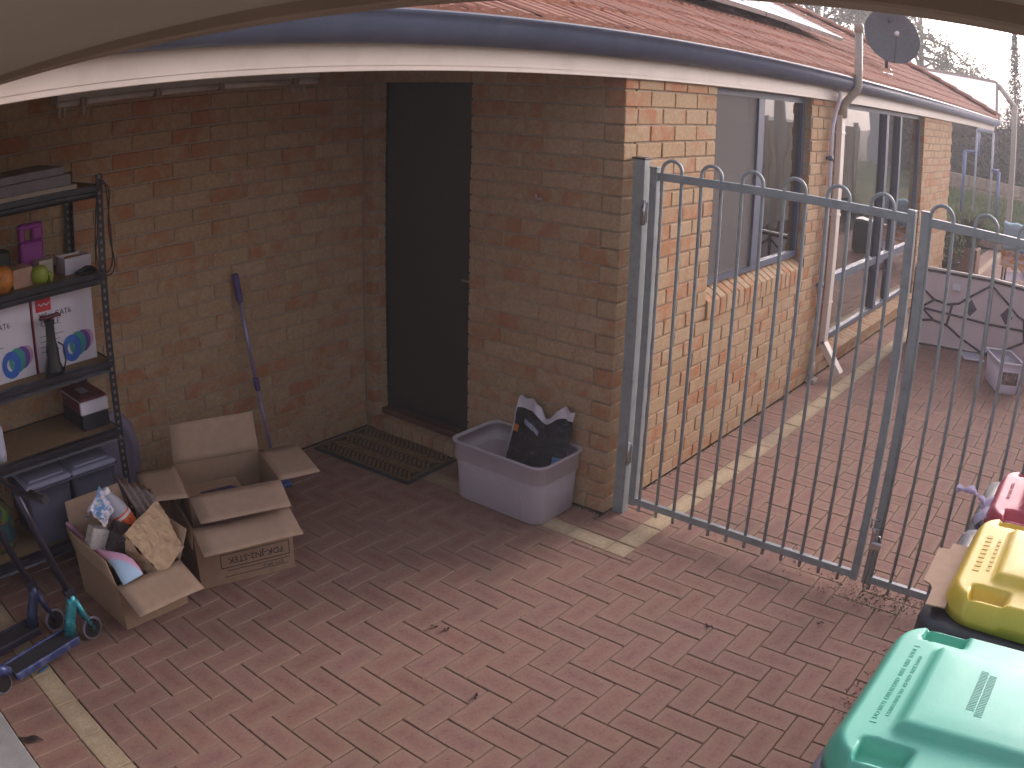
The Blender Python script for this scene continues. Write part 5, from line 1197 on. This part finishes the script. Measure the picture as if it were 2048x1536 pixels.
f = MB(); f.box((-.04, .01, 2.36), (.04, .06, 3.16), .003); f.box((-.04, .06, 3.13), (.04, 6.0, 3.18), .003); f.build('edge_trim', PC2, pt)
f = MB(); f.tube([(0, .02, 3.10), (0, -.34, 2.74)], .058, 4); f.build('brace', PC2, pt)
f = MB(); f.box((-.05, -.39, 0), (.05, -.28, 2.78), .004); f.build('post', PC2, pt)
# trees
def tree(name, label, loc, h, crown, nleaf, lsize, mat, lean=(0, 0), group=None):
    r = empty(name, label, 'tree', loc, 0, group); BARK = bpy.data.materials.get('gum_bark') or simple('gum_bark', (.22, .17, .13), .9, var=.25, vscale=4, bmp=.02, bscale=8)
    f = MB(); T = [(0, 0, 0), (lean[0] * .3, lean[1] * .3, h * .3), (lean[0] * .7, lean[1] * .7, h * .6), (lean[0], lean[1], h * .92)]; f.tube(T, [h * .03, h * .024, h * .016, h * .006], 10)
    cl = []
    for k in range(crown[3]):
        a = k * 2.399; rr_ = crown[0] * math.sqrt((k + .5) / crown[3]); z = h * (.48 + .5 * ((k * .618) % 1)); p = Vector((lean[0] + rr_ * math.cos(a), lean[1] + rr_ * math.sin(a), z)); s0 = Vector(T[1]).lerp(Vector(T[3]), random.uniform(.1, .8))
        f.tube([tuple(s0), tuple(s0.lerp(p, .5) + Vector((0, 0, .2))), tuple(p)], [h * .010, h * .006, h * .002], 6); cl.append(p)
    f.build('trunk', BARK, r); f = MB()
    for p in cl:
        c_ = random.uniform(.6, 1.2)
        leaves(f, int(nleaf / len(cl)), p, (crown[1] * c_, crown[1] * c_, crown[2] * c_), lsize)
    f.build('crown', mat, r, attr=False, recalc=False); return r
GUM = simple('gum_leaf', (.19, .20, .10), .75, var=.35, vscale=1.5); PINE = simple('cypress_leaf', (.10, .12, .085), .85, var=.35, vscale=2)
tree('gum_tree', 'wispy olive gum tree rising behind the satellite dish', (30, 5.6, 0), 7.2, (2.6, .75, .7, 20), 7000, .10, GUM)
tree('gum_tree', 'dark gum tree behind the roof ridge left of the vent pipe', (32, 10.4, 0), 9.5, (3.6, .9, .8, 24), 8500, .12, GUM, (0, .5))
tree('gum_tree', 'tall gum tree partly hidden by the tiled roof, farthest left', (30, 15.5, 0), 10, (3.5, .9, .8, 20), 5000, .12, GUM)
f = MB(); cy = empty('cypress_tree', 'slim dark cypress rising beyond the patio post', 'tree', (24, .93, 0))
f.tube([(0, 0, 0), (0, 0, 5.4)], [.08, .01], 8); f.build('trunk', simple('cypress_bark', (.15, .11, .09), .9), cy)
f = MB()
for k in range(26):
    z = .8 + 4.9 * k / 25; leaves(f, 130, (0, 0, z), (.42 * (1 - (k / 26) ** 2.2) + .03, .42 * (1 - (k / 26) ** 2.2) + .03, .25), .07)
f.build('crown', PINE, cy, attr=False, recalc=False)
nb = empty('neighbour_house', 'pale rendered neighbour house glimpsed beyond the hedge and cypress', 'house', (27, -2.6, 0))
f = MB(); f.box((0, -4, 0), (5, 3.2, 4.1), 0); f.build('wall', simple('pale_render', (.62, .60, .58), .8, var=.05), nb)
f = MB(); f.box((-.3, -4.3, 4.1), (5.3, 3.5, 4.28), .01); f.build('roof', simple('grey_roof', (.40, .42, .42), .5), nb)
f = MB(); f.box((-.02, 1.3, 2.0), (.0, 2.4, 3.1)); f.build('window', ALU, nb)
# boundary fence across the side yard (what the windows mirror)
FEN = simple('weathered_fence', (.60, .52, .40), .8, var=.15, vscale=3)
bf = empty('boundary_fence', 'weathered tan boundary fence along the far side of the yard', 'fence', (4, -3.5, 0))
f = MB()
for k in range(60): f.box((-6.5 + k * .30, -.02, 0), (-6.5 + k * .30 + .285, .02 + .01 * (k % 2), 1.75), .002)
f.build('fence_boards', FEN, bf); f = MB()
for k in range(8): f = MB(); f.box((-6.5 + k * 2.5, .025, 0), (-6.4 + k * 2.5, .10, 1.85), .003); f.build('post', PC2, bf)
pg = empty('pergola', 'cream pergola frame standing along the boundary fence', 'pergola', (6, -3.2, 0))
f = MB()
for x in (-1.5, 1.2, 4.0): f = MB(); f.box((x, -.05, 0), (x + .09, .04, 2.25), .003); f.build('post', PC2, pg)
f = MB(); f.box((-1.6, -.05, 2.25), (4.2, .04, 2.40), .003); f.build('beam', PC2, pg)
# fallen leaves
DRY = simple('dry_leaf', (.05, .03, .025), .8, var=.3)
for k, (x, y, s, lab) in enumerate(((-1.333, -.063, .016, 'dark dry leaf on the middle of the herringbone paving, left of its twin'), (-1.313, -.115, .016, 'dark dry leaf on the middle of the herringbone paving, right of its twin'), (-1.572, -.505, .02, 'crumpled dark leaf near the bottom middle of the paving'), (-.590, -.958, .022, 'dark leaf scrap in front of the wide gate leaf'), (-.277, -1.366, .014, 'small dark leaf near the foot of the gate'), (-3.085, .40, .05, 'curled dry gum leaf at the edge of the concrete slab'), (2.322, .058 - .08, .03, 'small dry leaf at the foot of the side wall'))):
    f = MB(); gr = [[(s * (i / 3 - 1) * (1 + .2 * math.sin(j)), s * .4 * (j / 2 - 1) * math.cos((i / 3 - 1) * 1.3) , .004 + .006 * math.sin(i * 1.1) + .003 * (j - 2) ** 2 * s * 10) for j in range(5)] for i in range(7)]; f.sheet(gr)
    o = f.build('dry_leaf', DRY); q = o.modifiers.new('t', 'SOLIDIFY'); q.thickness = .001; o.location = (x, y, .002); o.rotation_euler = (0, 0, R(-40 + 37 * k)); tag(o, lab, 'leaf', 'dry leaves on the paving')
# moss, soil and weeds in the joints by the gate and along the walls
MOSS = simple('soil_and_moss', (.055, .045, .028), .98, var=.5, vscale=30)
f = MB()
for _ in range(1500):
    q = random.random()
    if q < .35: x, y = .10 + random.gauss(0, .09), -1.50 + random.gauss(0, .22)
    elif q < .62: x, y = random.uniform(0.0, 7.5), -.006 - abs(random.gauss(0, .012))
    elif q < .70: x, y = random.uniform(-.9, -.3) , -1.72 + random.gauss(0, .03)
    elif q < 1.85: x, y = -.008 - abs(random.gauss(0, .01)), random.uniform(0, .9)
    else: x, y = random.gauss(-.35, .05), random.gauss(-.62, .04)
    z = .001; r_ = random.uniform(.002, .006); a = random.random() * 6.28
    P = [(x + r_ * math.cos(a + k * 1.57) * random.uniform(.5, 1.3), y + r_ * math.sin(a + k * 1.57) * random.uniform(.5, 1.3), z) for k in range(4)]
    f.add(P + [(x, y, z + r_ * .7)], [(0, 1, 4), (1, 2, 4), (2, 3, 4), (3, 0, 4)])
tag(f.build('joint_moss', MOSS, attr=False), 'dark soil crumbs and moss along the paver joints and wall foot', 'moss', kind='stuff')
f = MB()
for _ in range(90):
    x, y = random.choice([(.10, -1.52), (.13, -1.72), (.02, -1.43), (.12, -1.9)]); x += random.gauss(0, .03); y += random.gauss(0, .05); h_ = random.uniform(.01, .035); a = random.random() * 6.28; r_ = random.uniform(.004, .012)
    f.add([(x, y, 0), (x + r_, y + .003, 0), (x + math.cos(a) * h_, y + math.sin(a) * h_, h_)], [(0, 1, 2)])
tag(f.build('joint_weeds', simple('weed_brown', (.10, .075, .035), .9, var=.4), attr=False), 'tiny dry weeds in the joints under the gate', 'weeds', kind='stuff')
# thin volume added to stand in for lens glare; fades the far garden
m_ = bpy.data.materials.new('glare_veil'); m_.use_nodes = True; t_ = m_.node_tree; t_.nodes.clear(); o_ = N(t_, 'ShaderNodeOutputMaterial'); pv_ = N(t_, 'ShaderNodeVolumePrincipled')
pv_.inputs['Color'].default_value = (.97, .95, .96, 1); pv_.inputs['Density'].default_value = .0055; pv_.inputs['Anisotropy'].default_value = .3; t_.links.new(pv_.outputs[0], o_.inputs['Volume'])
f = MB(); f.box((-20, -30, -1.2), (50, 40, 14)); tag(f.build('glare_volume', m_, attr=False), kind='stuff')
